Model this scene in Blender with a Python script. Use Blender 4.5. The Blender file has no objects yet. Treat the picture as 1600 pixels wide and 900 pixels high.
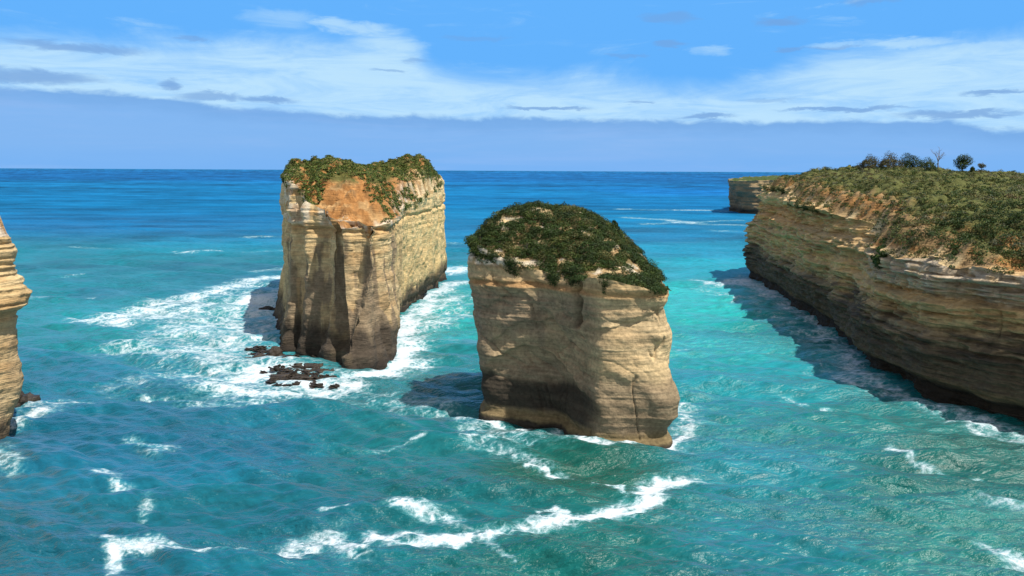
import bpy, math, random
import numpy as np
from mathutils import Matrix, Vector, Euler

R = math.radians
random.seed(7)
rng = np.random.default_rng(11)
scene = bpy.context.scene
COL = scene.collection

# ------------------------------------------------------------------ camera
F = 1256.0                      # focal length in photo pixels (1600 wide)
CAM_H = 45.0
PITCH = math.atan((450 - 266) / F)
ROLL = -0.0050
cam_data = bpy.data.cameras.new('camera')
cam = bpy.data.objects.new('camera', cam_data)
COL.objects.link(cam)
cam_data.sensor_width = 36.0
cam_data.lens = 36.0 * F / 1600.0
cam_data.clip_start = 0.5
cam_data.clip_end = 200000.0
RM = Matrix.Rotation(math.pi / 2 - PITCH, 4, 'X') @ Matrix.Rotation(-ROLL, 4, 'Z')
cam.matrix_world = Matrix.Translation((0, 0, CAM_H)) @ RM
scene.camera = cam
RN = np.array(RM.to_3x3())


def ray(px, py):
    return RN @ np.array([(px - 800) / F, -(py - 450) / F, -1.0])


def on_z(px, py, z=0.0):        # point of the level z seen at a spot of the photo
    d = ray(px, py)
    t = (z - CAM_H) / d[2]
    return np.array([d[0] * t, d[1] * t, z])


def at_d(px, py, dist):         # point dist metres ahead
    d = ray(px, py)
    t = dist / d[1]
    return np.array([d[0] * t, dist, CAM_H + d[2] * t])


# ------------------------------------------------------------------ noise
def _hash(ix, iy, iz, seed):
    h = (ix.astype(np.int64) * 374761393 + iy.astype(np.int64) * 668265263 + iz.astype(np.int64) * 2147483647 + seed * 974634777)
    h = (h ^ (h >> 13)) * 1274126177
    h = h & 0xffffffff
    h = (h ^ (h >> 16)) * 2246822519 & 0xffffffff
    h = h ^ (h >> 15)
    return (h & 0xffffff).astype(np.float64) / float(0xffffff)


def noise(x, y, z, seed=0):     # smooth value noise, -1..1
    x, y, z = np.broadcast_arrays(np.asarray(x, float), np.asarray(y, float), np.asarray(z, float))
    x0, y0, z0 = np.floor(x), np.floor(y), np.floor(z)
    fx, fy, fz = x - x0, y - y0, z - z0
    ux, uy, uz = [f * f * f * (f * (f * 6 - 15) + 10) for f in (fx, fy, fz)]
    r = 0
    for i in (0, 1):
        for j in (0, 1):
            for k in (0, 1):
                w = (ux if i else 1 - ux) * (uy if j else 1 - uy) * (uz if k else 1 - uz)
                r = r + w * _hash(x0 + i, y0 + j, z0 + k, seed)
    return r * 2 - 1


def fbm(x, y, z, oct=4, seed=0, gain=0.5):
    a, s, t = 1.0, 0.0, 0.0
    for o in range(oct):
        f = 2.03 ** o
        s = s + a * noise(x * f + 17.3 * o, y * f - 9.1 * o, z * f + 5.7 * o, seed + o)
        t += a
        a *= gain
    return s / t * 1.5


def sstep(a, b, x):
    t = np.clip((x - a) / (b - a), 0, 1)
    return t * t * (3 - 2 * t)


def mix(a, b, t):
    t = np.asarray(t)[..., None]
    return a * (1 - t) + np.asarray(b) * t


class RBF:                       # height field through a few measured points
    def __init__(self, pts, c=5.0):
        P = np.array(pts, float)
        self.P, self.c = P, c
        A = np.sqrt(((P[:, None, :2] - P[None, :, :2]) ** 2).sum(-1) + c * c)
        n = len(P)
        M = np.zeros((n + 1, n + 1)); M[:n, :n] = A; M[:n, n] = 1; M[n, :n] = 1
        self.w = np.linalg.solve(M, np.append(P[:, 2], 0))

    def __call__(self, x, y):
        r = np.full(np.shape(x), self.w[-1])
        for (px, py, _), w in zip(self.P, self.w[:-1]):
            r = r + w * np.sqrt((x - px) ** 2 + (y - py) ** 2 + self.c ** 2)
        return r


# ------------------------------------------------------------------ mesh helpers
def make_mesh(name, verts, quads, mat, smooth=True, color=None, attrs=None):
    verts = np.ascontiguousarray(verts, dtype=np.float32)
    quads = np.ascontiguousarray(quads, dtype=np.int32)
    me = bpy.data.meshes.new(name)
    k = quads.shape[1]
    me.vertices.add(len(verts)); me.vertices.foreach_set('co', verts.ravel())
    me.loops.add(quads.size); me.loops.foreach_set('vertex_index', quads.ravel())
    me.polygons.add(len(quads))
    me.polygons.foreach_set('loop_start', np.arange(0, quads.size, k, dtype=np.int32))
    me.polygons.foreach_set('use_smooth', np.full(len(quads), smooth))
    me.update(calc_edges=True)
    if color is not None:
        a = me.color_attributes.new('Col', 'FLOAT_COLOR', 'POINT')
        c = np.ones((len(verts), 4), np.float32)
        c[:, :color.shape[1]] = color
        a.data.foreach_set('color', c.ravel())
    for n, v in (attrs or {}).items():
        a = me.attributes.new(n, 'FLOAT', 'POINT')
        a.data.foreach_set('value', np.ascontiguousarray(v, dtype=np.float32).ravel())
    me.materials.append(mat)
    return me


def obj(name, me, parent=None, loc=None):
    o = bpy.data.objects.new(name, me)
    COL.objects.link(o)
    if loc is not None:
        o.location = loc
    if parent is not None:
        o.parent = parent
    return o


def tag(o, label=None, cat=None, group=None, kind=None):
    if label: o['label'] = label
    if cat: o['category'] = cat
    if group: o['group'] = group
    if kind: o['kind'] = kind
    return o


def grid_faces(nr, nc, wrap=True, flip=False):
    i = np.arange(nr - 1)[:, None]
    j = np.arange(nc if wrap else nc - 1)[None, :]
    j2 = (j + 1) % nc
    q = np.stack([i * nc + j, i * nc + j2, (i + 1) * nc + j2, (i + 1) * nc + j], -1).reshape(-1, 4)
    return q[:, ::-1] if flip else q


# ------------------------------------------------------------------ materials
def new_mat(name):
    m = bpy.data.materials.new(name); m.use_nodes = True
    nt = m.node_tree; nt.nodes.clear()
    return m, nt, nt.nodes, nt.links


def rock_material(name, fine=1.0, rough=0.92, band=1.0):
    m, nt, N, L = new_mat(name)
    out = N.new('ShaderNodeOutputMaterial'); b = N.new('ShaderNodeBsdfPrincipled')
    L.new(b.outputs[0], out.inputs[0])
    at = N.new('ShaderNodeAttribute'); at.attribute_name = 'Col'
    geo = N.new('ShaderNodeNewGeometry')
    n1 = N.new('ShaderNodeTexNoise'); n1.inputs['Scale'].default_value = 1.6; n1.inputs['Detail'].default_value = 8; n1.inputs['Roughness'].default_value = 0.65
    L.new(geo.outputs['Position'], n1.inputs['Vector'])
    mp = N.new('ShaderNodeMapping'); mp.inputs['Scale'].default_value = (0.35, 0.35, 5.0)
    L.new(geo.outputs['Position'], mp.inputs['Vector'])
    n2 = N.new('ShaderNodeTexNoise'); n2.inputs['Scale'].default_value = 1.0; n2.inputs['Detail'].default_value = 6
    L.new(mp.outputs[0], n2.inputs['Vector'])
    add = N.new('ShaderNodeMath'); add.operation = 'ADD'
    s1 = N.new('ShaderNodeMath'); s1.operation = 'MULTIPLY'; s1.inputs[1].default_value = 2 - band
    s2 = N.new('ShaderNodeMath'); s2.operation = 'MULTIPLY'; s2.inputs[1].default_value = band
    L.new(n1.outputs['Fac'], s1.inputs[0]); L.new(n2.outputs['Fac'], s2.inputs[0]); L.new(s1.outputs[0], add.inputs[0]); L.new(s2.outputs[0], add.inputs[1])
    mr = N.new('ShaderNodeMapRange'); mr.inputs['From Min'].default_value = 0.7; mr.inputs['From Max'].default_value = 1.3
    mr.inputs['To Min'].default_value = 0.66; mr.inputs['To Max'].default_value = 1.32
    L.new(add.outputs[0], mr.inputs['Value'])
    mul = N.new('ShaderNodeVectorMath'); mul.operation = 'SCALE'
    L.new(at.outputs['Color'], mul.inputs[0]); L.new(mr.outputs[0], mul.inputs['Scale'])
    L.new(mul.outputs[0], b.inputs['Base Color'])
    b.inputs['Roughness'].default_value = rough
    b.inputs['Specular IOR Level'].default_value = 0.25
    bp = N.new('ShaderNodeBump'); bp.inputs['Strength'].default_value = 0.7; bp.inputs['Distance'].default_value = 0.4 * fine
    L.new(add.outputs[0], bp.inputs['Height']); L.new(bp.outputs[0], b.inputs['Normal'])
    return m


def leaf_material(name):
    m, nt, N, L = new_mat(name)
    out = N.new('ShaderNodeOutputMaterial'); b = N.new('ShaderNodeBsdfPrincipled')
    at = N.new('ShaderNodeAttribute'); at.attribute_name = 'Col'
    L.new(at.outputs['Color'], b.inputs['Base Color'])
    b.inputs['Roughness'].default_value = 0.6
    b.inputs['Specular IOR Level'].default_value = 0.25
    tr = N.new('ShaderNodeBsdfTranslucent'); L.new(at.outputs['Color'], tr.inputs['Color'])
    ms = N.new('ShaderNodeMixShader'); ms.inputs[0].default_value = 0.25
    L.new(b.outputs[0], ms.inputs[1]); L.new(tr.outputs[0], ms.inputs[2]); L.new(ms.outputs[0], out.inputs[0])
    return m


def bark_material():
    m, nt, N, L = new_mat('grey_bark')
    out = N.new('ShaderNodeOutputMaterial'); b = N.new('ShaderNodeBsdfPrincipled')
    L.new(b.outputs[0], out.inputs[0])
    n1 = N.new('ShaderNodeTexNoise'); n1.inputs['Scale'].default_value = 6; n1.inputs['Detail'].default_value = 5
    cr = N.new('ShaderNodeValToRGB')
    cr.color_ramp.elements[0].color = (0.10, 0.08, 0.065, 1); cr.color_ramp.elements[1].color = (0.30, 0.26, 0.22, 1)
    L.new(n1.outputs['Fac'], cr.inputs[0]); L.new(cr.outputs[0], b.inputs['Base Color'])
    b.inputs['Roughness'].default_value = 0.9
    return m


M_ROCK = rock_material('limestone')
M_SMOOTH = rock_material('smooth_limestone', 0.4, band=0.5)
M_FAR = rock_material('far_limestone', 2.0)
M_SOIL = rock_material('soil_and_limestone')
M_WET = rock_material('wet_dark_rock', 1.0, 0.45)
M_LEAF = leaf_material('scrub_leaves')
M_BARK = bark_material()

# ------------------------------------------------------------------ cliffs
ZB = -4.0


def catmull(P, t):               # closed centripetal-like curve through rows of P, t in control units
    n = len(P)
    i = np.floor(t).astype(int); f = (t - i)[:, None]
    p0, p1, p2, p3 = P[(i - 1) % n], P[i % n], P[(i + 1) % n], P[(i + 2) % n]
    T = 0.38
    m1, m2 = T * (p2 - p0), T * (p3 - p1)
    f2, f3 = f * f, f * f * f
    return (2 * f3 - 3 * f2 + 1) * p1 + (f3 - 2 * f2 + f) * m1 + (-2 * f3 + 3 * f2) * p2 + (f3 - f2) * m2


def build_cliff(cols, step, zstep, H, spine, disp, wall_col, cap_col, cap_step, blend=2.0, cap_noise=0.35, nsm=5.0, rim_noise=0.5):
    """cols: (x, y, rim, [(z, outward offset) ...]) round the foot; returns wall and cap arrays"""
    n = len(cols)
    XY = np.array([c[:2] for c in cols], float)
    rims = np.array([[c[2]] for c in cols], float)
    ts = []
    for k in range(n):
        L = np.linalg.norm(XY[(k + 1) % n] - XY[k])
        st = step * (cols[k][4] if len(cols[k]) > 4 else 1)
        m = max(3, int(L / st))
        ts += list(k + np.arange(m) / m)
    ts = np.array(ts); NU = len(ts)
    B = catmull(XY, ts)
    rim = catmull(rims, ts)[:, 0]
    area = 0.5 * np.sum(B[:, 0] * np.roll(B[:, 1], -1) - np.roll(B[:, 0], -1) * B[:, 1])
    nz = int((rims.max() - ZB) / zstep)
    tz = np.linspace(0, 1, nz)
    OFF = np.zeros((nz, n))
    for k in range(n):
        zz = ZB + tz * (rims[k, 0] - ZB)
        pz, po = zip(*cols[k][3])
        OFF[:, k] = np.interp(zz, pz, po)
    # outward normals, smoothed along the foot
    seg = np.linalg.norm(np.roll(B, -1, 0) - B, axis=1)
    T = np.roll(B, -1, 0) - np.roll(B, 1, 0)
    Nn = np.stack([T[:, 1], -T[:, 0]], -1) * (1 if area > 0 else -1)
    Nn /= np.linalg.norm(Nn, axis=1, keepdims=True)
    it = max(1, int((nsm / np.median(seg)) ** 2 / 4))
    for _ in range(min(it, 400)):
        Nn = (np.roll(Nn, 1, 0) + 2 * Nn + np.roll(Nn, -1, 0)) / 4
    Nn /= np.linalg.norm(Nn, axis=1, keepdims=True)
    off = np.stack([catmull(OFF[r][:, None], ts)[:, 0] for r in range(nz)])
    rimj = rim + rim_noise * fbm(B[:, 0] / (6 * rim_noise + 1), B[:, 1] / (6 * rim_noise + 1), 0, 4, 91)
    Z = ZB + tz[:, None] * (rimj[None, :] - ZB)
    X = B[None, :, 0] + Nn[None, :, 0] * off
    Y = B[None, :, 1] + Nn[None, :, 1] * off
    D = disp(X, Y, Z)
    X = X + Nn[None, :, 0] * D; Y = Y + Nn[None, :, 1] * D
    wall = np.stack([X, Y, Z], -1)
    wc = wall_col(X, Y, Z, D, rimj[None, :] - Z, Nn[None, :, 0] + 0 * X)
    flip = area < 0
    # cap
    S = np.array(spine, float)
    R0 = wall[-1]
    best = np.full(NU, 1e9); SP = np.zeros((NU, 2))
    for a, b2 in zip(S[:-1], S[1:]):
        d = b2 - a; t = np.clip(((R0[:, :2] - a) @ d) / (d @ d), 0, 1)
        q = a + t[:, None] * d
        dd = np.linalg.norm(R0[:, :2] - q, axis=1)
        m = dd < best
        best[m] = dd[m]; SP[m] = q[m]
    mr = max(6, int(np.percentile(best, 80) / cap_step))
    s = np.linspace(0, 1, mr)[:, None]
    CX = R0[None, :, 0] * (1 - s) + SP[None, :, 0] * s
    CY = R0[None, :, 1] * (1 - s) + SP[None, :, 1] * s
    dist = s * best[None, :]
    HH = H(CX, CY) + cap_noise * fbm(CX / 2.2, CY / 2.2, 0, 5, 33) * 2 + cap_noise * 1.5 * fbm(CX / 7, CY / 7, 3, 3, 37)
    w = sstep(0, blend, dist)
    CZ = R0[None, :, 2] * (1 - w) + HH * w
    cap = np.stack([CX, CY, CZ], -1)
    cc = cap_col(CX, CY, CZ, dist)
    return dict(wall=wall, wc=wc, cap=cap, cc=cc, flip=flip, nu=NU, nz=nz, mr=mr)


def cliff_objects(name, data, root, rmat=M_ROCK, smat=M_SOIL):
    w = obj('rock_wall', make_mesh(name + '_wall', data['wall'].reshape(-1, 3), grid_faces(data['nz'], data['nu'], True, data['flip']), rmat, True, data['wc'].reshape(-1, 3)), root)
    c = obj('soil_cap', make_mesh(name + '_cap', data['cap'].reshape(-1, 3), grid_faces(data['mr'], data['nu'], True, data['flip']), smat, True, data['cc'].reshape(-1, 3)), root)
    return w, c


def strata(X, Y, Z, seed, scale=1.0, dip=0.0, crisp=1.0):
    zz = Z + 0.5 * noise(X / 18, Y / 18, 0, seed) + dip * X
    zz = zz / scale
    a = noise(0 * X + 0.5, 0.5, zz / 2.3, seed + 1)
    b = noise(X / 30, Y / 30, zz / 0.9, seed + 2)
    c = noise(X / 14, Y / 14, zz / 0.42, seed + 3)
    f = lambda v, k: np.tanh(v * k)
    return 0.55 * f(a, 3 * crisp) + 0.32 * f(b, 3 * crisp) + 0.2 * f(c, 3 * crisp)


# palette (linear base colours)
TAN = np.array([0.48, 0.34, 0.17]); CREAM = np.array([0.62, 0.48, 0.27]); ORANGE = np.array([0.38, 0.19, 0.065])
GREY = np.array([0.235, 0.18, 0.12]); SLATE = np.array([0.16, 0.13, 0.095]); WHITE = np.array([0.62, 0.56, 0.46])
BLACK = np.array([0.035, 0.028, 0.022]); WETB = np.array([0.16, 0.12, 0.06]); SOIL = np.array([0.30, 0.2, 0.1])
MOSS = np.array([0.045, 0.065, 0.018])


def base_rock(X, Y, Z, seed):
    st = strata(X, Y, Z, seed)
    c = mix(np.broadcast_to(TAN, X.shape + (3,)), CREAM, np.clip(0.35 + 0.7 * st, 0, 1))
    o = sstep(0.1, 0.6, noise(X / 9, Y / 9, Z / 1.6, seed + 5))
    c = mix(c, ORANGE, o * 0.35)
    return c, st


def streaks(X, Y, Z, seed, w=1.3, l=14):
    return fbm(X / w, Y / w, Z / l, 4, seed)


# ---------------- front stack
def f_disp(X, Y, Z):
    up = sstep(15, 24, Z)
    low = 1 - sstep(2, 6, Z)
    s = strata(X, Y, Z, 40)
    d = s * (0.035 + 0.30 * up + 0.16 * low)
    d += 0.30 * np.tanh(3 * fbm(X / 9, Y / 9, Z / 7 + 0.1 * X, 2, 47))
    d += 0.55 * noise(X / 5.5, Y / 5.5, Z / 9, 41)
    sc = fbm(X / 7 + 0.15 * Z, Y / 7, Z / 6, 3, 42)
    lf = 1 - sstep(11, 15, X)
    d += -0.7 * (1 - sstep(0, 0.10, np.abs(sc))) * sstep(7, 12, Z) * (0.12 + 0.25 * lf) + (0.2 + 0.5 * lf) * np.abs(sc)
    d += 0.10 * fbm(X / 1.4, Y / 1.4, Z / 1.0, 4, 43) + 0.085 * strata(X, Y, Z, 46, 0.6, 0, 4)
    d -= 0.45 * np.exp(-(fbm(X / 6 + Z / 25, Y / 6, Z / 30, 3, 147) / 0.03) ** 2) * sstep(0, 0.3, noise(X / 5, Y / 5, Z / 5, 148))
    for zc, cv, x0, a, h in ((14.0, 0.06, 3.0, 1.1, 7.0), (19.5, 0.05, 6.0, 0.5, 3.5), (24.0, 0.10, 1.0, 0.4, 2.5)):
        t = zc - cv * (X - x0) ** 2 + 0.5 * fbm(X / 2.5, Y / 2.5, 0, 3, 48) - Z
        d -= a * lf * sstep(-5.5, -1.5, X) * sstep(0, 0.3, t) * (1 - sstep(0.3 * h, h, t))
    t = 20.3 + 0.32 * (X - 16) + 0.3 * noise(X, Y, 0, 49) - Z
    d -= 0.35 * (1 - lf) * sstep(0, 0.25, t) * (1 - sstep(0.5, 3.0, t))
    # crack in the middle of the front
    cx = at_d(907, 480, 132)[0] + 0.25 * noise(0 * X, 0, Z / 1.2, 44)
    cr = np.exp(-((X - cx) / 0.34) ** 2) * sstep(18.5, 20, Z) * (1 - sstep(26.5, 28, Z)) * (Y < 145)
    d -= 3.0 * cr
    d -= 0.35 * np.exp(-((Z - 25.6 - 0.4 * noise(X / 4, Y / 4, 0, 45)) / 0.35) ** 2)
    return d


def f_wcol(X, Y, Z, D, dr, nx):
    c, st = base_rock(X, Y, Z, 50)
    c = mix(c, np.array([0.47, 0.365, 0.215]), 0.6 * (1 - sstep(22, 26, Z)))
    sk = streaks(X, Y, Z, 51)
    big = fbm(X / 9, Y / 9, Z / 12, 3, 52)
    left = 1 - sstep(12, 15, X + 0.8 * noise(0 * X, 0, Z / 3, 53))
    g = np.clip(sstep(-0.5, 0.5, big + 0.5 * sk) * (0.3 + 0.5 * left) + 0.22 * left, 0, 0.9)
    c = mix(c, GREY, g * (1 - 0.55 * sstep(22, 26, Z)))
    c = mix(c, GREY * 0.95, 0.5 * left * (1 - sstep(23, 26, Z)))  # left face greyed further, its shade deepened in the colour
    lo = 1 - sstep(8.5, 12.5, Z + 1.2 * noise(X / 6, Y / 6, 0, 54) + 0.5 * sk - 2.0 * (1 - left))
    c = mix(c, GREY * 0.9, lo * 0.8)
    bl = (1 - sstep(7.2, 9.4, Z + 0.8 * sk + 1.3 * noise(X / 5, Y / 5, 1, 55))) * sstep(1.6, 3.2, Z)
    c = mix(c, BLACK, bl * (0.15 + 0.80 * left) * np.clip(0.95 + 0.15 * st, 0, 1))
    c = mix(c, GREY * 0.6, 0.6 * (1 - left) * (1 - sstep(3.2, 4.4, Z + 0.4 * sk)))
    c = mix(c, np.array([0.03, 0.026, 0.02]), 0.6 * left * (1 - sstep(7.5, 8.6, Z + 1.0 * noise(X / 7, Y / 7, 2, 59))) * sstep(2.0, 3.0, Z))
    we = 1 - sstep(1.6, 3.0, Z + 0.3 * sk)
    c = mix(c, WETB, we * 0.9)
    c = mix(c, BLACK, 1 - sstep(0.2, 1.0, Z + 0.3 * noise(X, Y, 0, 56)))
    # top band, whitish at the left corner, orange below the lip
    c = mix(c, ORANGE * 0.9, sstep(24.6, 25.2, Z) * (1 - sstep(25.6, 26.6, Z)) * 0.55)
    wl = sstep(28.3, 28.9, Z) * (1 - sstep(-1, 1.5, X)) * sstep(-0.3, 0.3, noise(X, Y, Z / 2, 57) + 0.25)
    c = mix(c, WHITE, wl * 0.85)
    return c * (1 + 0.16 * fbm(X / 2.2, Y / 2.2, Z / 1.2, 4, 58) + 0.2 * fbm(X / 6, Y / 6, Z / 0.4, 4, 159))[..., None]


def f_ccol(X, Y, Z, dist):
    n = fbm(X / 3.2, Y / 3.2, Z / 3.2, 4, 60)
    c = mix(np.broadcast_to(SOIL, X.shape + (3,)), CREAM, sstep(-0.1, 0.5, n) * 0.7)
    c = mix(c, WHITE, sstep(0.25, 0.5, fbm(X / 2, Y / 2, Z, 3, 61)) * 0.7)
    return mix(c, MOSS, 0.45 * sstep(-0.2, 0.4, fbm(X / 1.2, Y / 1.2, 0, 3, 62)))


fp = [(ZB, 0.2), (0.0, 0.9), (0.9, 0.7), (1.5, -0.1), (3, 0.0)]
F_COLS = [
    (-5.0, 144.5, 32.5, fp + [(9, 0.7), (17, 1.1), (25, 2.2), (33, 2.3)]),
    (-2.0, 141.6, 30.5, fp + [(9, 0.7), (17, 1.2), (25, 2.1), (31, 2.0)]),
    (3.5, 139.8, 28.3, fp + [(8, -0.3), (14, 0.4), (20, 1.5), (28, 1.9)]),
    (8.3, 138.3, 27.5, fp + [(8, -0.3), (14, 0.2), (22, 2.0), (28, 3.0)]),
    (11.5, 132.6, 27.5, fp + [(8, -0.6), (16, -0.6), (22, 0.4), (28, 1.2)]),
    (14.3, 127.2, 27.8, fp + [(7, 0.4), (14, 0.0), (22, -0.4), (28, -0.2)]),
    (19.5, 126.6, 26.8, fp + [(7, 0.5), (13, -0.1), (20, -0.2), (28, -0.2)]),
    (25.1, 127.6, 25.6, fp + [(5, 1.1), (8, 1.4), (13, -0.4), (19, -1.1), (26, -0.6)]),
    (26.7, 132.0, 25.6, fp + [(5, 1.0), (8, 1.2), (13, -0.5), (19, -1.1), (26, -0.6)]),
    (26.5, 145.0, 26.5, fp + [(8, 0.8), (26, -0.8)]),
    (23.0, 160.0, 27.0, fp + [(8, 0.5), (27, 0.5)], 2),
    (10.0, 168.0, 29.0, fp + [(8, 0.5), (29, 0.5)], 2),
    (-3.0, 160.0, 31.0, fp + [(8, 0.5), (29, 1.2)], 2),
]


def W(px, py, d, dz=0.0):
    p = at_d(px, py, d)
    return (p[0], p[1], p[2] + dz)


f_H = RBF([W(738, 374, 148, -0.8), W(762, 346, 150, -1), W(797, 322, 152, -1.2), W(850, 314, 152, -1.0), W(900, 325, 151, -1.2), W(930, 337, 149, -1.2),
           W(962, 358, 147, -1), W(990, 395, 143, -0.8), W(1015, 425, 138, -0.5), W(1038, 452, 133, -0.4),
           W(800, 405, 142.2), W(870, 422, 137.5), W(940, 430, 130.0), W(1000, 445, 129.0), W(870, 370, 144), W(930, 385, 139),
           (24, 158, 28), (10, 165, 31), (-3, 158, 32), (14, 158, 36), (4, 158, 36.5)], 3.0)
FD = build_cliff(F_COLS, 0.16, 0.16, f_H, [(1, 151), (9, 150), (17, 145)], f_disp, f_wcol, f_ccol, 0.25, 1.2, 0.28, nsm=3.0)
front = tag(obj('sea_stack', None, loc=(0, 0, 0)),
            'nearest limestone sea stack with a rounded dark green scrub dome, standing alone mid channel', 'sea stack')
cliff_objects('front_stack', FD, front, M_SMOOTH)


# ---------------- twin-topped stack
def l_disp(X, Y, Z):
    up = sstep(24, 30, Z)
    s = strata(X, Y, Z, 70, 1.1)
    d = s * (0.08 + (0.5 - 0.27 * sstep(200, 220, Y)) * up)
    fl = noise(X / 4.2, Y / 4.2, Z / 30, 71)
    d += (1.5 * np.abs(fl) - 0.5) * (1 - 0.4 * up)
    d += 0.8 * noise(X / 9, Y / 9, Z / 12, 72)
    sc = fbm(X / 6, Y / 6, Z / 9, 3, 75)
    d += 0.8 * np.abs(sc)
    d += 0.28 * fbm(X / 1.8, Y / 1.8, Z / 1.4, 4, 73)
    d -= 0.6 * np.exp(-((Z - 31.0 - 0.5 * noise(X / 6, Y / 6, 0, 74)) / 0.45) ** 2)
    return d


def l_wcol(X, Y, Z, D, dr, nx):
    c, st = base_rock(X, Y, Z, 80)
    sk = streaks(X, Y, Z, 81, 1.8, 30)
    big = fbm(X / 5, Y / 5, Z / 40, 3, 82)
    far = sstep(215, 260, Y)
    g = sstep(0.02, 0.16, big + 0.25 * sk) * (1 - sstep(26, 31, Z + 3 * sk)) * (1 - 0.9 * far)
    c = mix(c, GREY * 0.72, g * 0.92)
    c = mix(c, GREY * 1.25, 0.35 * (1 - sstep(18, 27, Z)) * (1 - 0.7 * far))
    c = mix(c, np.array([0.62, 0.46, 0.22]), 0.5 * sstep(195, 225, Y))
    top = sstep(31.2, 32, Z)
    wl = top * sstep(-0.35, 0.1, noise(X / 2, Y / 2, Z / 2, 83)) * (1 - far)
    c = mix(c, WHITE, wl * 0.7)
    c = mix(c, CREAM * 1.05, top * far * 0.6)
    c = mix(c, ORANGE, top * sstep(0.2, 0.5, noise(X / 3, Y / 3, Z / 1.5, 84)) * 0.5)
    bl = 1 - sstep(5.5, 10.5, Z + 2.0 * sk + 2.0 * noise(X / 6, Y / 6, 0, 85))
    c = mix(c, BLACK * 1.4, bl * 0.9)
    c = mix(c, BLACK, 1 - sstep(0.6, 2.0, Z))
    return c * (1 + 0.22 * fbm(X / 2.2, Y / 2.2, Z / 1.2, 4, 88))[..., None]


def l_ccol(X, Y, Z, dist):
    n = fbm(X / 4, Y / 4, Z / 3, 4, 90)
    c = mix(np.broadcast_to(np.array([0.34, 0.165, 0.055]), X.shape + (3,)), TAN * 0.9, sstep(-0.1, 0.6, n) * 0.6)
    c = c * (1 + 0.25 * fbm(X / 1.2, Y / 3.0, 0, 4, 95))[..., None]
    edge = (1 - sstep(0.5, 4.0, dist)) * sstep(-0.4, 0.3, noise(X / 2, Y / 2, Z / 2, 92))
    c = mix(c, WHITE, edge * 0.7)
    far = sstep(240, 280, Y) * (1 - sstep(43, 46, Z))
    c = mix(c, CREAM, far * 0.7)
    c = mix(c, ORANGE * 0.5, 0.6 * sstep(0.1, 0.5, fbm(X / 1.5, Y / 1.5, 0, 3, 93)))
    green = sstep(41.5, 43.0, Z + 1.5 * n) * sstep(-0.6, -0.2, fbm(X / 2, Y / 2, 0, 3, 94)) * (Y > 160) * sstep(0.5, 1.5, dist)
    return mix(c, np.array([0.06, 0.085, 0.02]), 0.85 * green)


lp = [(ZB, 1.0), (0, 0.9), (1.0, 0.4), (3, 0)]
ln = [(ZB, -1.5), (0, -2.0), (3, -2.2), (5, -0.3), (8, 0.4)]
L_COLS = [
    (-72.5, 250, 43.0, lp + [(6, -0.5), (14, -3.0), (44, -3.0)]),
    (-65.5, 225, 43.0, lp + [(8, -1.0), (20, -2.0), (44, -2.0)]),
    (-57.5, 201, 42.5, lp + [(6, -0.5), (14, -2.0), (30, -2.8), (44, -2.5)]),
    (-53.0, 200.3, 41.0, lp + [(8, -0.8), (20, -1.0), (32, -0.8), (41, -1.2)]),
    (-50.8, 195.2, 38.0, lp + [(8, -0.8), (20, -1.0), (32, -0.5), (38, -1.2)]),
    (-45.6, 193.6, 35.0, lp + [(8, -1.0), (20, -1.6), (35, -1.6)]),
    (-44.0, 187.0, 33.5, lp + [(4, -1.0), (10, -1.6), (20, -2.2), (33, -2.4)]),
    (-39.0, 184.6, 33.0, lp + [(4, -1.5), (10, -3.0), (20, -4.0), (33, -4.0)]),
    (-37.0, 177.0, 32.0, lp + [(4, -1.6), (10, -4.0), (16, -6.0), (24, -7.0), (32, -7.2)]),
    (-31.5, 181.5, 32.0, lp + [(4, -1.0), (10, -2.6), (16, -3.6), (24, -3.8), (32, -3.8)]),
    (-28.3, 192, 32.0, lp + [(10, -1.0), (20, -1.6), (32, -1.0)]),
    (-30.5, 206, 33.0, ln + [(20, -0.2), (33, 0.5)]),
    (-32.5, 225, 34.0, ln + [(20, 0.6), (34, 1.0)]),
    (-34.0, 246, 35.0, ln + [(20, 1.6), (35, 2.0)]),
    (-31.0, 277, 37.0, ln + [(20, 1.0), (37, 1.0)]),
    (-27.5, 318, 41.0, ln + [(20, 0.5), (41, -0.5)]),
    (-31.0, 340, 41.0, lp + [(20, -1.0), (41, -1.0)], 2),
    (-55, 345, 42.0, lp + [(20, -1.0), (42, -1.0)], 3),
    (-78, 310, 43.0, lp + [(20, -1.0), (43, -1.0)], 3),
    (-80, 275, 44.0, lp + [(20, -3.0), (44, -3.0)], 3),
]
l_H = RBF([(p[0], p[1], p[2] - 0.5) for p in [W(450, 270, 215), W(482, 254, 218), W(520, 245, 222), W(548, 254, 224), W(572, 271, 232), W(602, 257, 262), W(640, 245, 285), W(666, 254, 300), W(688, 270, 316),
           W(540, 278, 206), W(545, 310, 196), (-46, 193, 35), (-41, 188, 33.5), W(600, 345, 192), W(500, 300, 203), W(470, 290, 210), W(600, 290, 222), W(620, 310, 222), W(640, 330, 222, 0),
           (-34, 268, 39.5), (-48, 335, 43), (-70, 300, 42), (-68, 255, 43), (-54, 248, 42.5), (-54, 280, 42), (-48, 240, 42.5)]], 4.0)
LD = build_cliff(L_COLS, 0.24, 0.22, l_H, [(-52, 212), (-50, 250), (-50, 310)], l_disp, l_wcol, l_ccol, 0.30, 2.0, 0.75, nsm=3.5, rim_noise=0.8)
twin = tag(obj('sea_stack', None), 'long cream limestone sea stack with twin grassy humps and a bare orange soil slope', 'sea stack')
cliff_objects('twin_stack', LD, twin)


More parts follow.
